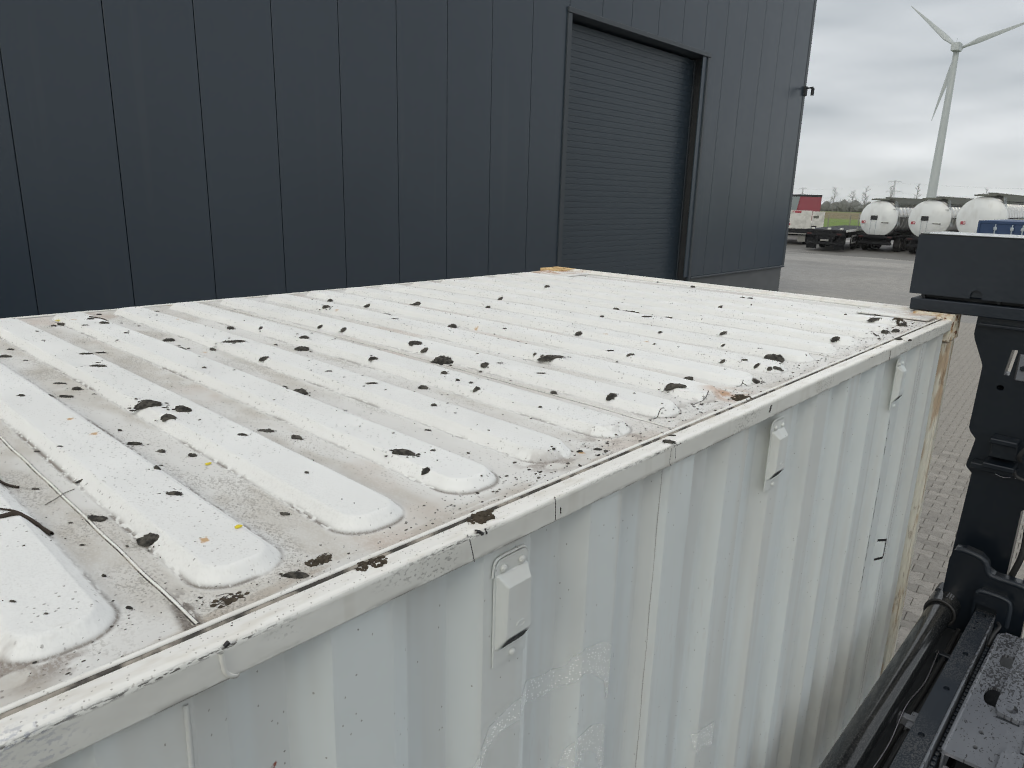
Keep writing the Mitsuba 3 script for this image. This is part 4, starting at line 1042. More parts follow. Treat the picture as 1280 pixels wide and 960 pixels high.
# speckled cover panel
pn = Polygon([(4.69, -0.430), (5.63, -0.438), (5.66, -0.46), (5.66, -0.630), (4.71, -0.630), (4.70, -0.575)])
for hx, hy, rx, ry in ((5.425, -0.497, 0.052, 0.022), (5.135, -0.497, 0.066, 0.024)):
    pn = pn.difference(affinity.scale(Point(hx, hy).buffer(1.0), rx, ry).union(sbox(hx - rx, hy - 0.03, hx + rx, hy).buffer(-0.0)))
for hx, hy in ((4.883, -0.508), (4.786, -0.508)):
    pn = pn.difference(affinity.scale(Point(hx, hy).buffer(1.0), 0.011, 0.0075))
part(fr_, 'cover_panel', prism(pn, 'z', 1.288, 1.300), 'mat_panel', label='speckled grey cover panel with half-oval cutouts')
part(fr_, 'cover_panel__folded_edge', path_tube([(4.69, -0.432, 1.296), (5.2, -0.435, 1.296), (5.62, -0.440, 1.296)], 0.0075, 10), 'mat_panel', smooth=True)
part(fr_, 'cover_panel__folded_edge', cbox((4.69, -0.438, 1.17), (5.60, -0.431, 1.287), 0.002), 'mat_panel')
st = Polygon([(5.03, -0.535), (5.02, -0.590), (5.04, -0.604), (5.75, -0.604), (5.75, -0.528), (5.06, -0.525)]).buffer(0.006)
for hx, hy in ((5.33, -0.578), (5.075, -0.566)):
    st = st.difference(affinity.scale(Point(hx, hy).buffer(1.0), 0.030, 0.018).difference(affinity.scale(Point(hx + 0.012, hy + 0.010).buffer(1.0), 0.026, 0.014)))
part(fr_, 'raised_strip', prism(st, 'z', 1.3015, 1.317), 'mat_panel')
part(fr_, 'raised_strip__end_plate', cbox((5.008, -0.600, 1.24), (5.018, -0.530, 1.303), 0.002), 'mat_black')
part(fr_, 'step_plate', prism(Polygon([(2.6, -0.578), (4.800, -0.578), (4.835, -0.590), (4.835, -0.640), (2.6, -0.640)]), 'z', 1.3045, 1.316), 'mat_panel')
part(fr_, 'step_plate__folded_edge', path_tube([(4.85, -0.632, 1.306), (5.3, -0.634, 1.306), (5.64, -0.634, 1.306)], 0.008, 8), 'mat_panel', smooth=True)
part(fr_, 'inner_frame', cat([cbox((XB0, -0.62, 0.95), (5.95, -0.40, 1.06), 0.004), cbox((4.76, -0.55, 1.06), (5.55, -0.45, 1.15), 0.01), cbox((XB0, -0.324, 0.98), (5.789, -0.160, 1.16), 0.006), cbox((XB0, -0.64, 0.90), (5.95, -0.60, 1.20), 0.004)]), 'mat_dark')  # dark boxes added to hide the bright ground and keep the gaps black
part(fr_, 'valve_block', cat([cbox((4.58, -0.52, 1.12), (4.68, -0.46, 1.20), 0.006), tube((4.54, -0.49, 1.22), (4.66, -0.49, 1.22), 0.018, 12), tube((4.60, -0.545, 1.20), (4.60, -0.53, 1.27), 0.013, 10)]), 'mat_black')
part(fr_, 'fitting', cat([tube((4.66, -0.455, 1.24), (4.66, -0.455, 1.265), 0.012, 6), tube((4.62, -0.47, 1.22), (4.62, -0.47, 1.255), 0.010, 6)]), 'mat_chrome')
# long hydraulic cylinder
cyl = part(fr_, 'hydraulic_cylinder', tube((1.2, -0.203, 1.268), (5.73, -0.203, 1.268), 0.0515, 48), 'mat_cylinder', smooth=40, label='long glossy black hydraulic cylinder beside the container')
part(fr_, 'hydraulic_cylinder__collar', tube((5.69, -0.203, 1.268), (5.84, -0.203, 1.268), 0.064, 40), 'mat_cylinder', smooth=40)
part(fr_, 'hydraulic_cylinder__collar_ring', trimesh.creation.torus(0.060, 0.006, major_sections=40, minor_sections=10, transform=trimesh.transformations.translation_matrix((5.688, -0.203, 1.268)) @ trimesh.transformations.rotation_matrix(math.pi / 2, (0, 1, 0))), 'mat_rubber', smooth=True)
part(fr_, 'hydraulic_cylinder__rod_eye', cat([cbox((5.80, -0.262, 1.215), (5.90, -0.150, 1.325), 0.012), tube((5.84, -0.28, 1.36), (5.84, -0.25, 1.36), 0.018, 12)]), 'mat_black')
tg = []
for k in range(3):
    a0, a1 = math.radians(96 + k * 9), math.radians(101 + k * 9)
    v = []
    for x in (5.735, 5.80):
        for a_ in (a0, a1):
            v.append((x, -0.203 + 0.0647 * math.cos(a_), 1.268 + 0.0647 * math.sin(a_)))
    tg.append(trimesh.Trimesh(v, [[0, 1, 3], [0, 3, 2]], process=False))
part(fr_, 'hydraulic_cylinder__pale_label', cat(tg), 'mat_panel')
for (y, z, r, ph) in ((-0.275, 1.19, 0.010, 0.0), (-0.292, 1.165, 0.010, 1.4), (-0.262, 1.15, 0.008, 2.2)):
    pts = [(x, y + 0.010 * math.sin(x * 3.1 + ph), z + 0.018 * math.sin(x * 2.3 + ph * 2)) for x in np.linspace(2.0, 5.72, 40)]
    part(fr_, 'hose', path_tube(pts, r, 8), 'mat_rubber', smooth=True)
part(fr_, 'hose_clamp', cat([cbox((4.90, -0.31, 1.13), (4.93, -0.25, 1.215), 0.004), cbox((4.86, -0.325, 1.20), (4.97, -0.285, 1.207), 0.002)]), 'mat_panel')
part(fr_, 'hose_clamp', cbox((5.45, -0.31, 1.13), (5.48, -0.25, 1.205), 0.004), 'mat_black')
part(fr_, 'wire', path_tube(spline([(5.45, -0.262, 1.215), (5.2, -0.272, 1.20), (4.95, -0.262, 1.225), (4.7, -0.272, 1.21), (4.4, -0.262, 1.222)], 8), 0.0035, 6), 'mat_chrome', smooth=True)
part(fr_, 'mast_leg', cbox((1.05, -0.62, 0.0), (1.30, -0.40, 1.115), 0.01), 'mat_black')
part(fr_, 'mast_leg', cbox((1.05, -1.60, 0.0), (1.30, -1.35, 1.115), 0.01), 'mat_black')
part(fr_, 'mast_crosshead', cbox((1.04, -1.62, 1.122), (1.31, -0.41, 1.28), 0.01), 'mat_black')

# ---------------------------------------------------------------- parked trailers across the yard
scene['mat_tank_white'] = two(principled(mikit.proc(lambda p, n, uv: mix((0.65, 0.675, 0.68), (0.54, 0.55, 0.54), 0.6 * smoothstep(0.45, 0.75, fbm(p.x * 2, p.y * 4, p.z * 1.1, octaves=4)))), 0.35))
scene['mat_tank_steel'] = two(principled(mikit.proc(lambda p, n, uv: mix((0.62, 0.62, 0.61), (0.48, 0.48, 0.47), fbm(p.x * 1.3, p.y * 2, p.z * 2, octaves=3))), 0.24, 0.5, 0.9))
scene['mat_chassis'] = two(principled((0.005, 0.006, 0.008), 0.6, 0.3))
scene['mat_tyre'] = two(principled((0.016, 0.016, 0.017), 0.85))
scene['mat_rim'] = two(principled((0.22, 0.22, 0.21), 0.5))
scene['mat_grate'] = two(principled((0.11, 0.115, 0.10), 0.7))
scene['mat_red'] = two(principled((0.24, 0.050, 0.065), 0.6))
scene['mat_sign_red'] = two(principled((0.34, 0.06, 0.075), 0.5))
scene['mat_tail'] = two(principled((0.05, 0.008, 0.008), 0.4))
scene['mat_curtain_grey'] = two(principled((0.20, 0.235, 0.24), 0.6))
scene['mat_box_white'] = two(principled(mikit.proc(lambda p, n, uv: mix((0.60, 0.60, 0.57), (0.47, 0.47, 0.44), smoothstep(0.4, 0.7, fbm(p.x * 2, p.y * 3, p.z * 3, octaves=4)))), 0.5))
scene['mat_blue'] = two(principled((0.018, 0.045, 0.115), 0.45))
scene['mat_bar'] = two(principled((0.36, 0.41, 0.45), 0.4))


def wheel(parent, x, y, r=0.50, w=0.36):
    k = key_for(f'{parent}__wheel')
    i = 0
    k = f'{parent}__wheel'
    while f'{k}__tyre' in scene:
        i += 1
        k = f'{parent}__wheel_{i:03d}'
    prof = np.array([(0.29, -w / 2 + 0.03), (0.34, -w / 2), (r - 0.05, -w / 2), (r, -w / 2 + 0.05), (r, w / 2 - 0.05), (r - 0.05, w / 2), (0.34, w / 2), (0.29, w / 2 - 0.03)])
    R = trimesh.transformations.rotation_matrix(math.pi / 2, (1, 0, 0))
    ty = trimesh.creation.revolve(prof, sections=28)
    ty.apply_transform(R)
    ty.apply_translation((x, y, r))
    scene[f'{k}__tyre'] = mikit.ply(ty, 'mat_tyre', smooth=40)
    rim = trimesh.creation.revolve(np.array([(0.0, -0.02), (0.10, -0.04), (0.12, -0.12), (0.24, -0.10), (0.285, -0.16), (0.292, -0.16), (0.292, 0.10), (0.0, 0.10)]), sections=24)
    rim.apply_transform(R)
    rim.apply_translation((x, y, r))
    scene[f'{k}__rim'] = mikit.ply(rim, 'mat_rim', smooth=30)


def revolve_x(prof, n=48):
    m = trimesh.creation.revolve(np.array(prof), sections=n)
    m.apply_transform(trimesh.transformations.rotation_matrix(math.pi / 2, (0, 1, 0)))
    return m


def tanker(x0, yc, zc, R, label, ladder=True, group='tank trailers parked across the yard', pl=True):
    t = thing('tank_trailer', label, 'tank trailer', group)
    L = 11.0
    shell = [(R, 0.07)]
    x = 0.07
    ring = []
    for k in range(12):
        ring.append(0.55 + k * 0.86)
    for q in ring:
        shell += [(R, q - 0.05), (R + 0.03, q - 0.045), (R + 0.03, q + 0.045), (R, q + 0.05)]
    shell += [(R, L), (0.0, L + 0.3)]
    b = revolve_x(shell)
    b.apply_translation((x0, yc, zc))
    part(t, 'tank', b, 'mat_tank_steel', smooth=25, label='banded steel tank shell')
    prof = [(0.0, -0.24)] + [(R * s, -0.24 * (1 - s ** 2.4)) for s in np.linspace(0.08, 0.97, 16)] + [(R + 0.004, 0.01), (R + 0.006, 0.069)]
    cp = revolve_x(prof, 64)
    cp.apply_translation((x0, yc, zc))
    part(t, 'end_cap', cp, 'mat_tank_white', smooth=50, label='white dished rear end of tank')

    def at(y, z):
        s = math.hypot(y, z) / R
        return x0 - 0.24 * (1 - s ** 2.4)

    def plate(nm, y, z, w, h, m, th=0.03):
        x = at(y, z)
        part(t, nm, cbox((x - th - 0.02, yc + y - w / 2, zc + z - h / 2), (x + 0.03, yc + y + w / 2, zc + z + h / 2), 0.006), m)

    if pl:
        plate('placard', 0.20, 0.06, 0.42, 0.28, 'mat_dark')
        plate('slot', -0.50, -0.24, 0.46, 0.045, 'mat_grate')
        plate('hook', -0.92, 0.62, 0.20, 0.03, 'mat_grate')
    plate('hazard_sign', 0.86, -0.24, 0.24, 0.17, 'mat_sign_red')
    plate('hazard_sign__stripe', 0.80, -0.24, 0.05, 0.10, 'mat_tank_white', 0.036)
    if ladder:
        for dy in (0.03, 0.36):
            part(t, 'end_rail', cbox((x0 - 0.28, yc + dy - 0.012, zc - 1.0), (x0 - 0.25, yc + dy + 0.012, zc - 0.10), 0.004), 'mat_bar')
    # walkway with folded rail, offset towards the right
    g = []
    for k in range(40):
        xx = x0 + 0.1 + k * 0.27
        g.append(cbox((xx, yc - 0.75, zc + R + 0.10), (xx + 0.17, yc + 0.42, zc + R + 0.14), 0.0))
        g.append(cbox((xx, yc - 0.86, zc + R - 0.18), (xx + 0.05, yc - 0.82, zc + R + 0.16), 0.0))
    for yy in (-0.78, -0.40, 0.0, 0.40):
        g.append(cbox((x0 - 0.10, yc + yy - 0.03, zc + R + 0.04), (x0 + 10.8, yc + yy + 0.03, zc + R + 0.10), 0.0))
    g.append(cbox((x0 - 0.10, yc - 0.90, zc + R - 0.22), (x0 + 10.8, yc - 0.86, zc + R + 0.10), 0.0))
    g.append(cbox((x0 - 0.16, yc - 0.5, zc + R + 0.02), (x0 + 0.2, yc + 0.55, zc + R + 0.11), 0.01))
    for k in range(7):
        xx = x0 + 1.2 + k * 1.45
        g.append(tube((xx, yc - 0.15, zc + R + 0.14), (xx, yc - 0.15, zc + R + 0.24), 0.25, 12))
    g.append(cbox((x0, yc - 1.02, zc + 0.30), (x0 + 10.5, yc - 0.98, zc + R - 0.24), 0.0) if False else cbox((x0 + 0.3, yc - 0.93, zc + R - 0.34), (x0 + 10.5, yc - 0.87, zc + R - 0.28), 0.0))
    part(t, 'walkway', cat(g), 'mat_grate')
    part(t, 'ladder', cat([tube((x0 + 0.05, yc - R - 0.05, zc - 0.4), (x0 + 0.05, yc - 0.86, zc + R + 0.1), 0.02, 6), tube((x0 + 0.45, yc - R - 0.05, zc - 0.4), (x0 + 0.45, yc - 0.86, zc + R + 0.1), 0.02, 6)]), 'mat_bar')
    part(t, 'side_pipe', cat([tube((x0 + 0.3, yc - R - 0.06, zc + 0.10), (x0 + 10.6, yc - R - 0.06, zc + 0.10), 0.03, 8), tube((x0 + 0.3, yc - R * 0.8 - 0.08, zc - 0.75), (x0 + 10.6, yc - R * 0.8 - 0.08, zc - 0.75), 0.07, 8)]), 'mat_chassis')
    part(t, 'chassis', cat([cbox((x0 - 0.05, yc - 0.55, 0.86), (x0 + 10.5, yc + 0.55, zc - R + 0.12), 0.01), cbox((x0 - 0.12, yc - 1.1, 0.92), (x0 + 0.02, yc + 1.1, 1.05), 0.01), cbox((x0 + 0.9, yc - 1.2, 0.98), (x0 + 5.2, yc + 1.2, 1.08), 0.02),
                            cbox((x0 + 6.2, yc - 1.1, 0.55), (x0 + 7.8, yc + 1.1, 1.0), 0.02), cbox((x0 + 0.3, yc - 0.9, 0.45), (x0 + 0.34, yc + 0.9, 0.95), 0.0)]), 'mat_chassis')
    part(t, 'bumper', cbox((x0 - 0.14, yc - 1.05, 0.50), (x0 - 0.02, yc + 1.05, 0.64), 0.01), 'mat_chassis')
    for y in (-0.9, 0.9):
        part(t, 'tail_light', cbox((x0 - 0.15, yc + y - 0.14, 0.95), (x0 - 0.121, yc + y + 0.14, 1.03), 0.004), 'mat_tail')
    for k in range(3):
        for y in (-1.02, 1.02):
            wheel(t, x0 + 1.6 + k * 1.32, yc + y)
    for y in (-0.7, 0.7):
        part(t, 'support_leg', cbox((x0 + 8.2, yc + y - 0.07, 0.02), (x0 + 8.34, yc + y + 0.07, 1.0), 0.01), 'mat_chassis')
    return t


tanker(54.6, 14.58, 2.17, 1.17, 'white-ended tank trailer on the left, next to the flatbed trailer')
tanker(54.2, 11.45, 2.25, 1.20, 'middle white-ended tank trailer, seen just above the black end beam')
tanker(51.4, 8.12, 2.42, 1.26, 'creamy tank trailer without placard, partly behind the blue container', ladder=False, pl=False)

# flatbed trailer
fb = thing('flatbed_trailer', 'empty dark flatbed trailer with pale deck edge beside the left tank trailer', 'trailer')
FX, FY = 51.4, 16.72
part(fb, 'deck', cbox((FX, FY - 1.25, 1.26), (FX + 12.5, FY + 1.25, 1.40), 0.01), 'mat_chassis')
part(fb, 'deck_edge', cat([cbox((FX - 0.01, FY - 1.28, 1.27), (FX + 12.5, FY - 1.251, 1.42), 0.005)]), 'mat_box_white')
part(fb, 'chassis', cat([cbox((FX + 0.1, FY - 0.6, 0.75), (FX + 12.0, FY + 0.6, 1.25), 0.01), cbox((FX + 0.02, FY - 1.2, 1.0), (FX + 0.12, FY + 1.2, 1.25), 0.01), cbox((FX + 0.0, FY - 1.18, 0.45), (FX + 0.10, FY + 1.18, 0.60), 0.01), cbox((FX + 0.45, FY - 1.2, 0.14), (FX + 0.48, FY - 0.55, 1.0), 0.005), cbox((FX + 0.45, FY + 0.55, 0.14), (FX + 0.48, FY + 1.2, 1.0), 0.005), cbox((FX + 0.03, FY - 0.5, 0.6), (FX + 0.10, FY - 0.4, 1.0), 0.005), cbox((FX + 0.03, FY + 0.4, 0.6), (FX + 0.10, FY + 0.5, 1.0), 0.005), cbox((FX + 0.5, FY - 0.9, 0.4), (FX + 2.3, FY + 1.22, 1.24), 0.02)]), 'mat_chassis')
part(fb, 'side_guard', cat([cbox((FX + 2.3, FY - 1.27, 0.93), (FX + 3.8, FY - 1.22, 1.02), 0.01), cbox((FX + 2.3, FY - 1.27, 0.48), (FX + 3.8, FY - 1.22, 0.57), 0.01), cbox((FX + 2.3, FY - 1.268, 0.572), (FX + 2.42, FY - 1.222, 0.928), 0.01)]), 'mat_rim')
for k in range(3):
    for y in (-1.02, 1.02):
        wheel(fb, FX + 4.6 + k * 1.7, FY + y)
for y in (-1.0, 0.86):
    part(fb, 'tail_light', cbox((FX - 0.012, FY + y, 1.08), (FX + 0.019, FY + y + 0.28, 1.17), 0.004), 'mat_tail')
part(fb, 'number_plate', cbox((FX - 0.015, FY - 0.26, 0.66), (FX + 0.0, FY + 0.26, 0.78), 0.004), 'mat_rim')
for k, y in enumerate((0.7, -0.3, -1.05)):
    part(fb, 'twist_lock', cbox((FX + 0.0, FY + y, 1.402), (FX + 0.2, FY + y + 0.2, 1.52), 0.02), 'mat_box_white')
fp = [FX + 4.2, FX + 8.4]
for x in fp:
    part(fb, 'stake', cbox((x, FY - 1.22, 1.405), (x + 0.05, FY - 1.17, 2.45), 0.005), 'mat_rim')

def park(t, x, y, deg):
    for k in [k for k in scene if k.startswith(t + '__')]:            # parked at an angle
        scene[k]['to_world'] = T().translate([x, y, 0]).rotate([0, 0, 1], deg).translate([-x, -y, 0])


park(fb, FX, FY - 1.25, 8)

# white low-sided trailer
wt = thing('low_sided_trailer', 'white low-sided trailer with ribbed tailgate beside the hall corner', 'trailer')
WX, WYc = 57.0, 20.9
part(wt, 'tailgate', cbox((WX, WYc - 1.0, 1.18), (WX + 0.08, WYc + 1.25, 2.50), 0.01), 'mat_box_white')
for y in (-0.55, 0.25, 0.75, 1.15):
    part(wt, 'tailgate__rib', cbox((WX - 0.06, WYc + y - 0.06, 1.25), (WX - 0.001, WYc + y + 0.06, 2.42), 0.01), 'mat_box_white')
part(wt, 'tailgate__red_mark', cbox((WX - 0.02, WYc - 0.25, 2.32), (WX - 0.0005, WYc + 0.35, 2.48), 0.003), 'mat_sign_red')
part(wt, 'tailgate__plate', cbox((WX - 0.07, WYc + 0.42, 1.42), (WX - 0.062, WYc + 0.70, 1.55), 0.002), 'mat_sign_red')
part(wt, 'tail_panel', cbox((WX - 0.30, WYc - 1.88, 1.12), (WX - 0.20, WYc - 1.04, 2.46), 0.01), 'mat_box_white')
part(wt, 'tail_panel__sticker', cbox((WX - 0.315, WYc - 1.50, 1.98), (WX - 0.3005, WYc - 1.12, 2.16), 0.002), 'mat_grate')
part(wt, 'tail_panel__slot', cbox((WX - 0.315, WYc - 1.42, 1.26), (WX - 0.3005, WYc - 1.06, 1.44), 0.002), 'mat_dark')
part(wt, 'tail_panel__inset', cbox((WX - 0.315, WYc - 1.48, 1.10), (WX - 0.3005, WYc - 1.04, 1.24), 0.002), 'mat_rim')
part(wt, 'body', cbox((WX + 0.081, WYc - 1.0, 1.18), (WX + 8.5, WYc + 1.25, 1.6), 0.01), 'mat_box_white')
part(wt, 'chassis', cat([cbox((WX + 0.1, WYc - 0.9, 0.7), (WX + 8.4, WYc + 1.1, 1.179), 0.01), cbox((WX - 0.1, WYc - 0.95, 0.85), (WX + 0.05, WYc + 1.25, 1.17), 0.01)]), 'mat_chassis')
part(wt, 'bumper', cbox((WX - 0.18, WYc - 0.9, 0.78), (WX - 0.101, WYc + 1.2, 0.86), 0.01), 'mat_rim')
part(wt, 'mud_flap', cbox((WX + 0.10, WYc - 0.75, 0.22), (WX + 0.14, WYc - 0.20, 0.72), 0.01), 'mat_rim')
part(wt, 'light_pole', cbox((WX - 0.15, WYc + 0.95, 0.3), (WX - 0.05, WYc + 1.1, 0.82), 0.01), 'mat_rim')
for k in range(2):
    for y in (-0.75, 0.95):
        wheel(wt, WX + 1.2 + k * 1.35, WYc + y)

park(wt, WX, WYc - 1.0, 20)

# curtain-sided trailer behind
ct = thing('curtain_trailer', 'tall red and grey curtain-sided trailer behind the white low-sided trailer', 'trailer')
CX, CY0, CY1 = 72.0, 24.85, 27.4
part(ct, 'rear_doors', cbox((CX, CY0, 1.05), (CX + 0.06, CY0 + 1.85, 3.62), 0.01), 'mat_red')
part(ct, 'grey_panel', prism(Polygon([(CY0 + 1.86, 3.62), (CY1 + 0.3, 3.62), (CY1 + 0.3, 1.05), (CY0 + 2.25, 1.05)]), 'x', CX + 0.0, CX + 0.06), 'mat_curtain_grey')
part(ct, 'roof', cbox((CX - 0.04, CY0 - 0.04, 3.622), (CX + 13, CY1 + 0.34, 3.80), 0.01), 'mat_dark')
part(ct, 'curtain', cbox((CX + 0.061, CY0 - 0.02, 1.05), (CX + 13, CY1 + 0.3, 3.62), 0.01), 'mat_red')
part(ct, 'chassis', cbox((CX + 0.1, CY0 + 0.2, 0.6), (CX + 12, CY1, 1.04), 0.01), 'mat_chassis')
for k in range(3):
    for y in (CY0 + 0.25, CY1):
        wheel(ct, CX + 2 + k * 1.4, y)
park(ct, CX, CY0, 23)

# blue container
bc = thing('blue_container', 'dark blue shipping container, door end with pale locking bars, at right edge', 'container')
BX, BY0, BY1 = 35.4, 2.90, 5.335
part(bc, 'body', cbox((BX + 0.07, BY0, 0.0), (BX + 6.06, BY1, 2.585), 0.02), 'mat_blue')
part(bc, 'door', cbox((BX + 0.02, BY0 + 1.235, 0.16), (BX + 0.069, BY1 - 0.09, 2.47), 0.008), 'mat_blue')
part(bc, 'door', cbox((BX + 0.02, BY0 + 0.09, 0.16), (BX + 0.069, BY0 + 1.225, 2.47), 0.008), 'mat_blue')
part(bc, 'door_frame', cat([cbox((BX, BY0 - 0.002, 0.0), (BX + 0.10, BY0 + 0.085, 2.588), 0.008), cbox((BX, BY1 - 0.085, 0.0), (BX + 0.10, BY1 + 0.002, 2.588), 0.008), cbox((BX, BY0 + 0.086, 2.475), (BX + 0.10, BY1 - 0.086, 2.587), 0.008)]), 'mat_blue')
for y in (4.745, 4.20, 3.86, 3.35):
    part(bc, 'locking_bar', cat([tube((BX - 0.02, y, 0.15), (BX - 0.02, y, 2.46), 0.020, 8), cbox((BX - 0.05, y - 0.055, 2.24), (BX + 0.019, y + 0.055, 2.36), 0.015)]), 'mat_bar')
for (y, z, w, h) in ((4.48, 1.63, 0.30, 0.07), (3.62, 1.58, 0.20, 0.09), (3.38, 1.58, 0.12, 0.09), (3.42, 2.05, 0.36, 0.13)):
    part(bc, 'label_plate', cbox((BX + 0.006, y - w / 2, z - h / 2), (BX + 0.0195, y + w / 2, z + h / 2), 0.002), 'mat_box_white')
em = Point(0, 0).buffer(0.10).difference(Point(0, 0).buffer(0.08)).union(sbox(-0.05, -0.02, 0.06, 0.02))
part(bc, 'round_emblem', prism(affinity.translate(em, 4.47, 1.94), 'x', BX + 0.012, BX + 0.0195), 'mat_bar')

# low fence and posts at the field edge
scene['mat_post_grey'] = two(principled((0.22, 0.21, 0.18), 0.8))
fe = thing('field_fence', 'thin wire fence on pale posts along the field edge behind the flatbed', 'fence')
for k in range(14):
    y = 22 + k * 2.6
    part(fe, 'post', cbox((96, y, 0.0), (96.10, y + 0.10, 1.75), 0.01), 'mat_post_grey')
part(fe, 'wire', cat([tube((96.05, 15, z), (96.05, 58, z), 0.012, 5) for z in (0.4, 0.9, 1.35, 1.7)]), 'mat_post_grey')

# far sheds: long low pale roofs on the horizon
scene['mat_shed'] = two(principled((0.55, 0.57, 0.60), 0.6))
scene['mat_shed_wall'] = two(principled((0.20, 0.19, 0.18), 0.8))
for i, (x, y0, y1, h, lab) in enumerate(((335, 108, 150, 3.4, 'long low pale-roofed shed on the horizon, nearer the hall'), (345, 60, 104, 3.2, 'long low pale-roofed shed on the horizon, behind the tank trailers'))):
    s = thing('far_shed', lab, 'shed')
    part(s, 'wall', cbox((x, y0, 0), (x + 14, y1, h - 0.9), 0.02), 'mat_shed_wall')
    part(s, 'roof', prism(Polygon([(x - 0.5, h - 0.895), (x + 7, h + 0.6), (x + 14.5, h - 0.895)]), 'y', y0 - 0.5, y1 + 0.5), 'mat_shed')

# ---------------------------------------------------------------- bare trees far off
scene['mat_bark_hazed'] = two(principled((0.17, 0.165, 0.155), 0.9, 0.1))  # bark paled, distance haze painted into the colour
scene['mat_scrub_hazed'] = two(principled((0.145, 0.15, 0.14), 0.95, 0.1))  # scrub paled the same way, haze in the colour


def bare_tree(x, y, h, spread, seed, lab):
    r_ = random.Random(seed)
    t = thing('bare_tree', lab, 'tree', 'leafless trees along the far field edge')
    part(t, 'trunk', cone((x, y, 0), (x, y, h * 0.95), h * 0.022, h * 0.005, 5), 'mat_bark_hazed')
    tw = []

    def grow(p, d, L, r, lv):
        q = p + d * L
        tw.append(cone(p, q, r, r * 0.5, 3, False))
        if lv == 0:
            return
        for _ in range(4 if lv > 1 else 3):
            s = r_.uniform(0.25, 0.95)
            e = d + np.array([r_.gauss(0, .55), r_.gauss(0, .55), r_.gauss(0.25, .3)])
            e /= np.linalg.norm(e)
            grow(p + d * L * s, e, L * r_.uniform(.4, .65), r * 0.6, lv - 1)

    for k in range(15):
        z = h * (0.22 + 0.73 * k / 15)
        a_ = r_.uniform(0, 6.28)
        up = r_.uniform(0.5, 1.4)
        d = np.array([math.cos(a_), math.sin(a_), up])
        d /= np.linalg.norm(d)
        grow(np.array([x, y, z]), d, spread * (1 - 0.55 * k / 15) * r_.uniform(.7, 1.1), h * 0.008, 2)
    part(t, 'crown', cat(tw), 'mat_bark_hazed')


for i, (x, y, h, sp, lab) in enumerate(((300, 96.5, 8.0, 2.6, 'bushy bare tree just right of the red curtain trailer'), (300, 92.0, 9.6, 2.0, 'slim bare tree right of the bushy one by the red trailer'),
                                        (300, 83.2, 10.5, 1.5, 'narrow bare tree above the flatbed deck, halfway to the tank'), (300, 74.2, 11.2, 1.7, 'tall narrow bare tree just left of the left tank trailer'),
                                        (300, 103.5, 9.4, 2.2, 'bare tree top peeping over the red curtain trailer roof'), (330, 58.0, 10.5, 1.9, 'bare tree between the left and middle tank trailers'),
                                        (330, 38.5, 9.5, 1.9, 'bare tree between the middle and right tank trailers'), (330, 15.0, 10.5, 2.0, 'bare tree at the far right edge behind the creamy tank'))):
    bare_tree(x, y, h, sp, 40 + i, lab)
sc = []
for i in range(240):
    y = rng.uniform(-60, 135)
    x = rng.uniform(305, 332)
    s = rng.uniform(1.6, 3.4) * (1.25 if y > 88 else 0.9)
    for j in range(26):
        a_ = rng.uniform(0, 6.28)
        b = np.array([x + rng.gauss(0, 1.0), y + rng.gauss(0, 1.4), 0])
        sc.append(cone(b, b + [rng.gauss(0, .5), rng.gauss(0, .7), s * rng.uniform(.7, 1.3)], 0.09, 0.02, 3, False))
    m = trimesh.creation.icosphere(subdivisions=1, radius=1.0)
    m.vertices = m.vertices * [1.5, 2.0, s * 0.55] * (1 + 0.5 * (nrg.random((len(m.vertices), 1)) - .5)) + [x, y, s * 0.5]
    sc.append(m)
single('scrub_belt', cat(sc), 'mat_scrub_hazed', 'grey leafless scrub belt along the horizon behind the trailers', 'scrub', kind='stuff')

# ---------------------------------------------------------------- wind turbine
scene['mat_turbine'] = two(principled((0.40, 0.43, 0.445), 0.5))
wt_ = thing('wind_turbine', 'tall pale grey three-bladed wind turbine standing beyond the tank trailers', 'wind turbine')
TD = 440.0
az = math.atan2(0.23572, 1.0)
tx, ty_ = 2.2 + TD * math.cos(az), -0.7 + TD * math.sin(az)
HZ = 79.00
secs = []
prof = [(0.0, 0.0), (2.35, 0.0)] + [(2.35 - 1.05 * s, HZ * s * 0.975) for s in np.linspace(0.05, 1, 14)] + [(0.0, HZ * 0.975)]
tw_ = trimesh.creation.revolve(np.array(prof), sections=28)
tw_.apply_translation((tx, ty_, 0))
part(wt_, 'tower', tw_, 'mat_turbine', smooth=40)
hub = np.array([tx, ty_, HZ])
vd = np.array([math.cos(az), math.sin(az), 0.0])                # away from the camera
rt = np.array([math.sin(az), -math.cos(az), 0.0])               # to the right
up = np.array([0, 0, 1.0])
# rotor plane: it faces away and to the right
LB = 34.3
yaw = 0.236
nrm = math.cos(yaw) * vd + math.sin(yaw) * rt
inp = np.cross(up, nrm)                                        # horizontal in-plane direction
inp /= np.linalg.norm(inp)
rotor = hub + nrm * 3.6 + up * 0.3
part(wt_, 'nacelle', trimesh.convex.convex_hull(np.vstack([hub + nrm * a_ + inp * b + up * c for a_ in (-4.4, 2.2) for b in (-1.75, 1.75) for c in (-1.6, 1.9)] + [hub + nrm * 2.9 + inp * b + up * c for b in (-1.2, 1.2) for c in (-1.1, 1.3)])), 'mat_turbine')
part(wt_, 'nacelle__vane', cat([tube(hub - nrm * 2.5 + up * 1.9, hub - nrm * 2.5 + up * 4.0, 0.09, 6), tube(hub - nrm * 3.2 + up * 3.9, hub - nrm * 1.8 + up * 3.9, 0.07, 6)]), 'mat_turbine')
hb = revolve_x([(0.0, -0.9), (1.5, -0.8), (1.75, 0.3), (1.45, 1.5), (0.8, 2.3), (0.0, 2.6)], 24)
M4 = np.eye(4)
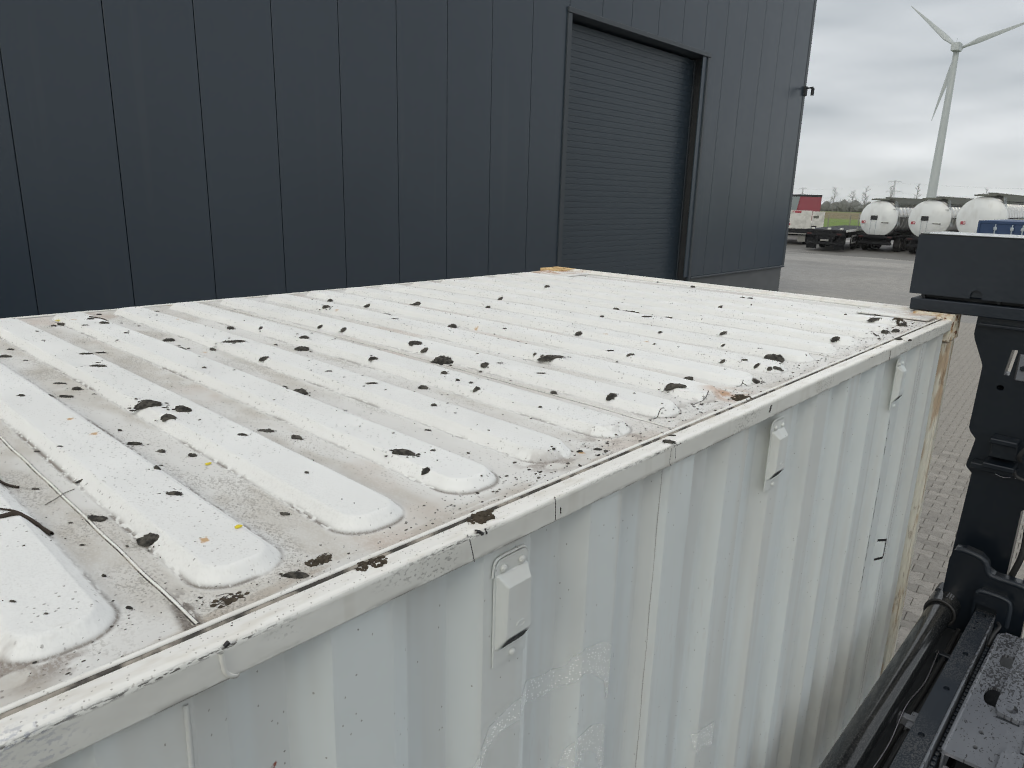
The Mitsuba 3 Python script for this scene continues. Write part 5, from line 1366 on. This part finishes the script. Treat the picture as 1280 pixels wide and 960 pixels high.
M4[:3, 0], M4[:3, 1], M4[:3, 2], M4[:3, 3] = nrm, inp, np.cross(nrm, inp), rotor
hb.apply_transform(M4)
part(wt_, 'hub', hb, 'mat_turbine', smooth=40)
a0 = math.radians(41.9)
for k in range(3):
    a_ = a0 + k * 2 * math.pi / 3
    d = math.cos(a_) * inp + math.sin(a_) * up
    ch_dir = np.cross(nrm, d)
    V = []
    ns = 22
    for i in range(ns + 1):
        s = i / ns
        r_ = 1.2 + s * (LB - 1.2)
        if s < 0.06:
            c_, th = 1.5, 1.5
        else:
            q = (s - 0.06) / 0.94
            c_ = 1.4 + (2.5 - 1.4) * min(1, q / 0.15) if q < 0.15 else 2.5 * (1 - (q - 0.15) / 0.85) ** 0.9 + 0.25
            th = max(0.08, 1.5 * (1 - q) ** 2.2 * (0.55 if q > 0.05 else 0.9))
        tws = math.radians(16 * (1 - s) ** 2 + 2)
        e1 = math.cos(tws) * ch_dir + math.sin(tws) * nrm
        e2 = np.cross(d, e1)
        c0 = rotor + d * r_ + nrm * 0.9 * s * s
        for t in np.arange(12) / 12 * 2 * math.pi:
            V.append(c0 + e1 * (c_ * 0.5 * math.cos(t) - 0.18 * (c_ - 1.5) * (1 if c_ > 1.5 else 0)) + e2 * th * 0.5 * math.sin(t) * (1 - 0.35 * math.cos(t)))
    V = np.array(V)
    F = []
    for i in range(ns):
        for j in range(12):
            j2 = (j + 1) % 12
            F += [[i * 12 + j, i * 12 + j2, (i + 1) * 12 + j2], [i * 12 + j, (i + 1) * 12 + j2, (i + 1) * 12 + j]]
    part(wt_, 'blade', trimesh.Trimesh(V, F, process=False), 'mat_turbine', smooth=True)

# ---------------------------------------------------------------- lattice pylons and lines
scene['mat_pylon'] = two(principled((0.36, 0.37, 0.38), 0.6))


def pylon(x, y, h, lab):
    t = thing('power_pylon', lab, 'pylon', 'lattice pylons on the horizon')
    w0, w1 = h * 0.085, h * 0.018
    ms = []
    lv = 9
    for i in range(lv):
        za, zb = h * i / lv, h * (i + 1) / lv
        wa, wb = w0 + (w1 - w0) * min(1, i / lv * 1.35), w0 + (w1 - w0) * min(1, (i + 1) / lv * 1.35)
        ca = [(x + s * wa, y + q * wa, za) for s, q in ((-1, -1), (-1, 1), (1, 1), (1, -1))]
        cb = [(x + s * wb, y + q * wb, zb) for s, q in ((-1, -1), (-1, 1), (1, 1), (1, -1))]
        for j in range(4):
            ms.append(tube(ca[j], cb[j], 0.20, 4))
            ms.append(tube(ca[j], cb[(j + 1) % 4], 0.11, 4))
            ms.append(tube(cb[j], cb[(j + 1) % 4], 0.10, 4))
    part(t, 'mast', cat(ms), 'mat_pylon')
    for z, L in ((0.96, 0.25), (0.60, 0.30)):
        k = []
        for s in (-1, 1):
            k += [tube((x, y, h * z), (x, y + s * h * L, h * z), 0.2, 4), tube((x, y, h * (z + 0.035)), (x, y + s * h * L, h * z), 0.15, 4), tube((x, y + s * h * L * 0.95, h * z), (x, y + s * h * L * 0.95, h * z - 1.5), 0.14, 4)]
            k += [tube((x, y + s * h * L * 0.5, h * z), (x, y + s * h * L * 0.5, h * z - 1.5), 0.14, 4)]
        part(t, 'cross_arm', cat(k), 'mat_pylon')
    return t


for D_, px, h, lab in ((1150, 0.27201, 36, 'lattice power pylon showing above the left tank trailer'), (1300, 0.37400, 27, 'faint power pylon over the roof of the red curtain trailer')):
    b = px
    pylon(2.2 + D_ * math.cos(b), -0.7 + D_ * math.sin(b), h, lab)
p1 = np.array([2.2 + 1150 * math.cos(0.27201), -0.7 + 1150 * math.sin(0.27201)])
wi = []
for side in (-1, 1):
    for z, L in ((33.0, 0.24), (20.0, 0.29)):
        a_ = np.array([p1[0], p1[1] + side * 36 * L, z])
        for b in (np.array([1120.0, -140.0 + side * 9, z + 1.0]), np.array([1300.0, 560.0 + side * 9, z - 4.0])):
            q = [a_ + (b - a_) * s - np.array([0, 0, 7.0 * 4 * s * (1 - s)]) for s in np.linspace(0, 1, 14)]
            wi.append(path_tube(q, 0.055, 3))
single('power_lines', cat(wi), 'mat_pylon', 'thin power lines sagging between pylons low in the sky', 'power line', kind='stuff')

# ---------------------------------------------------------------- damp air over the flat land
scene['air'] = {'type': 'homogeneous', 'albedo': {'type': 'rgb', 'value': [0.98, 0.982, 0.985]}, 'sigma_t': 0.0002}
scene['clear'] = {'type': 'null'}
scene['haze'] = {'type': 'cube', 'to_world': T().translate([1000, 0, 62]).scale([3600, 3600, 63.2]), 'bsdf': {'type': 'ref', 'id': 'clear'}, 'interior': {'type': 'ref', 'id': 'air'}}
labels['haze'] = {'label': 'thin grey haze in the damp air over the flat land', 'kind': 'stuff'}
scene['camera']['medium'] = {'type': 'ref', 'id': 'air'}
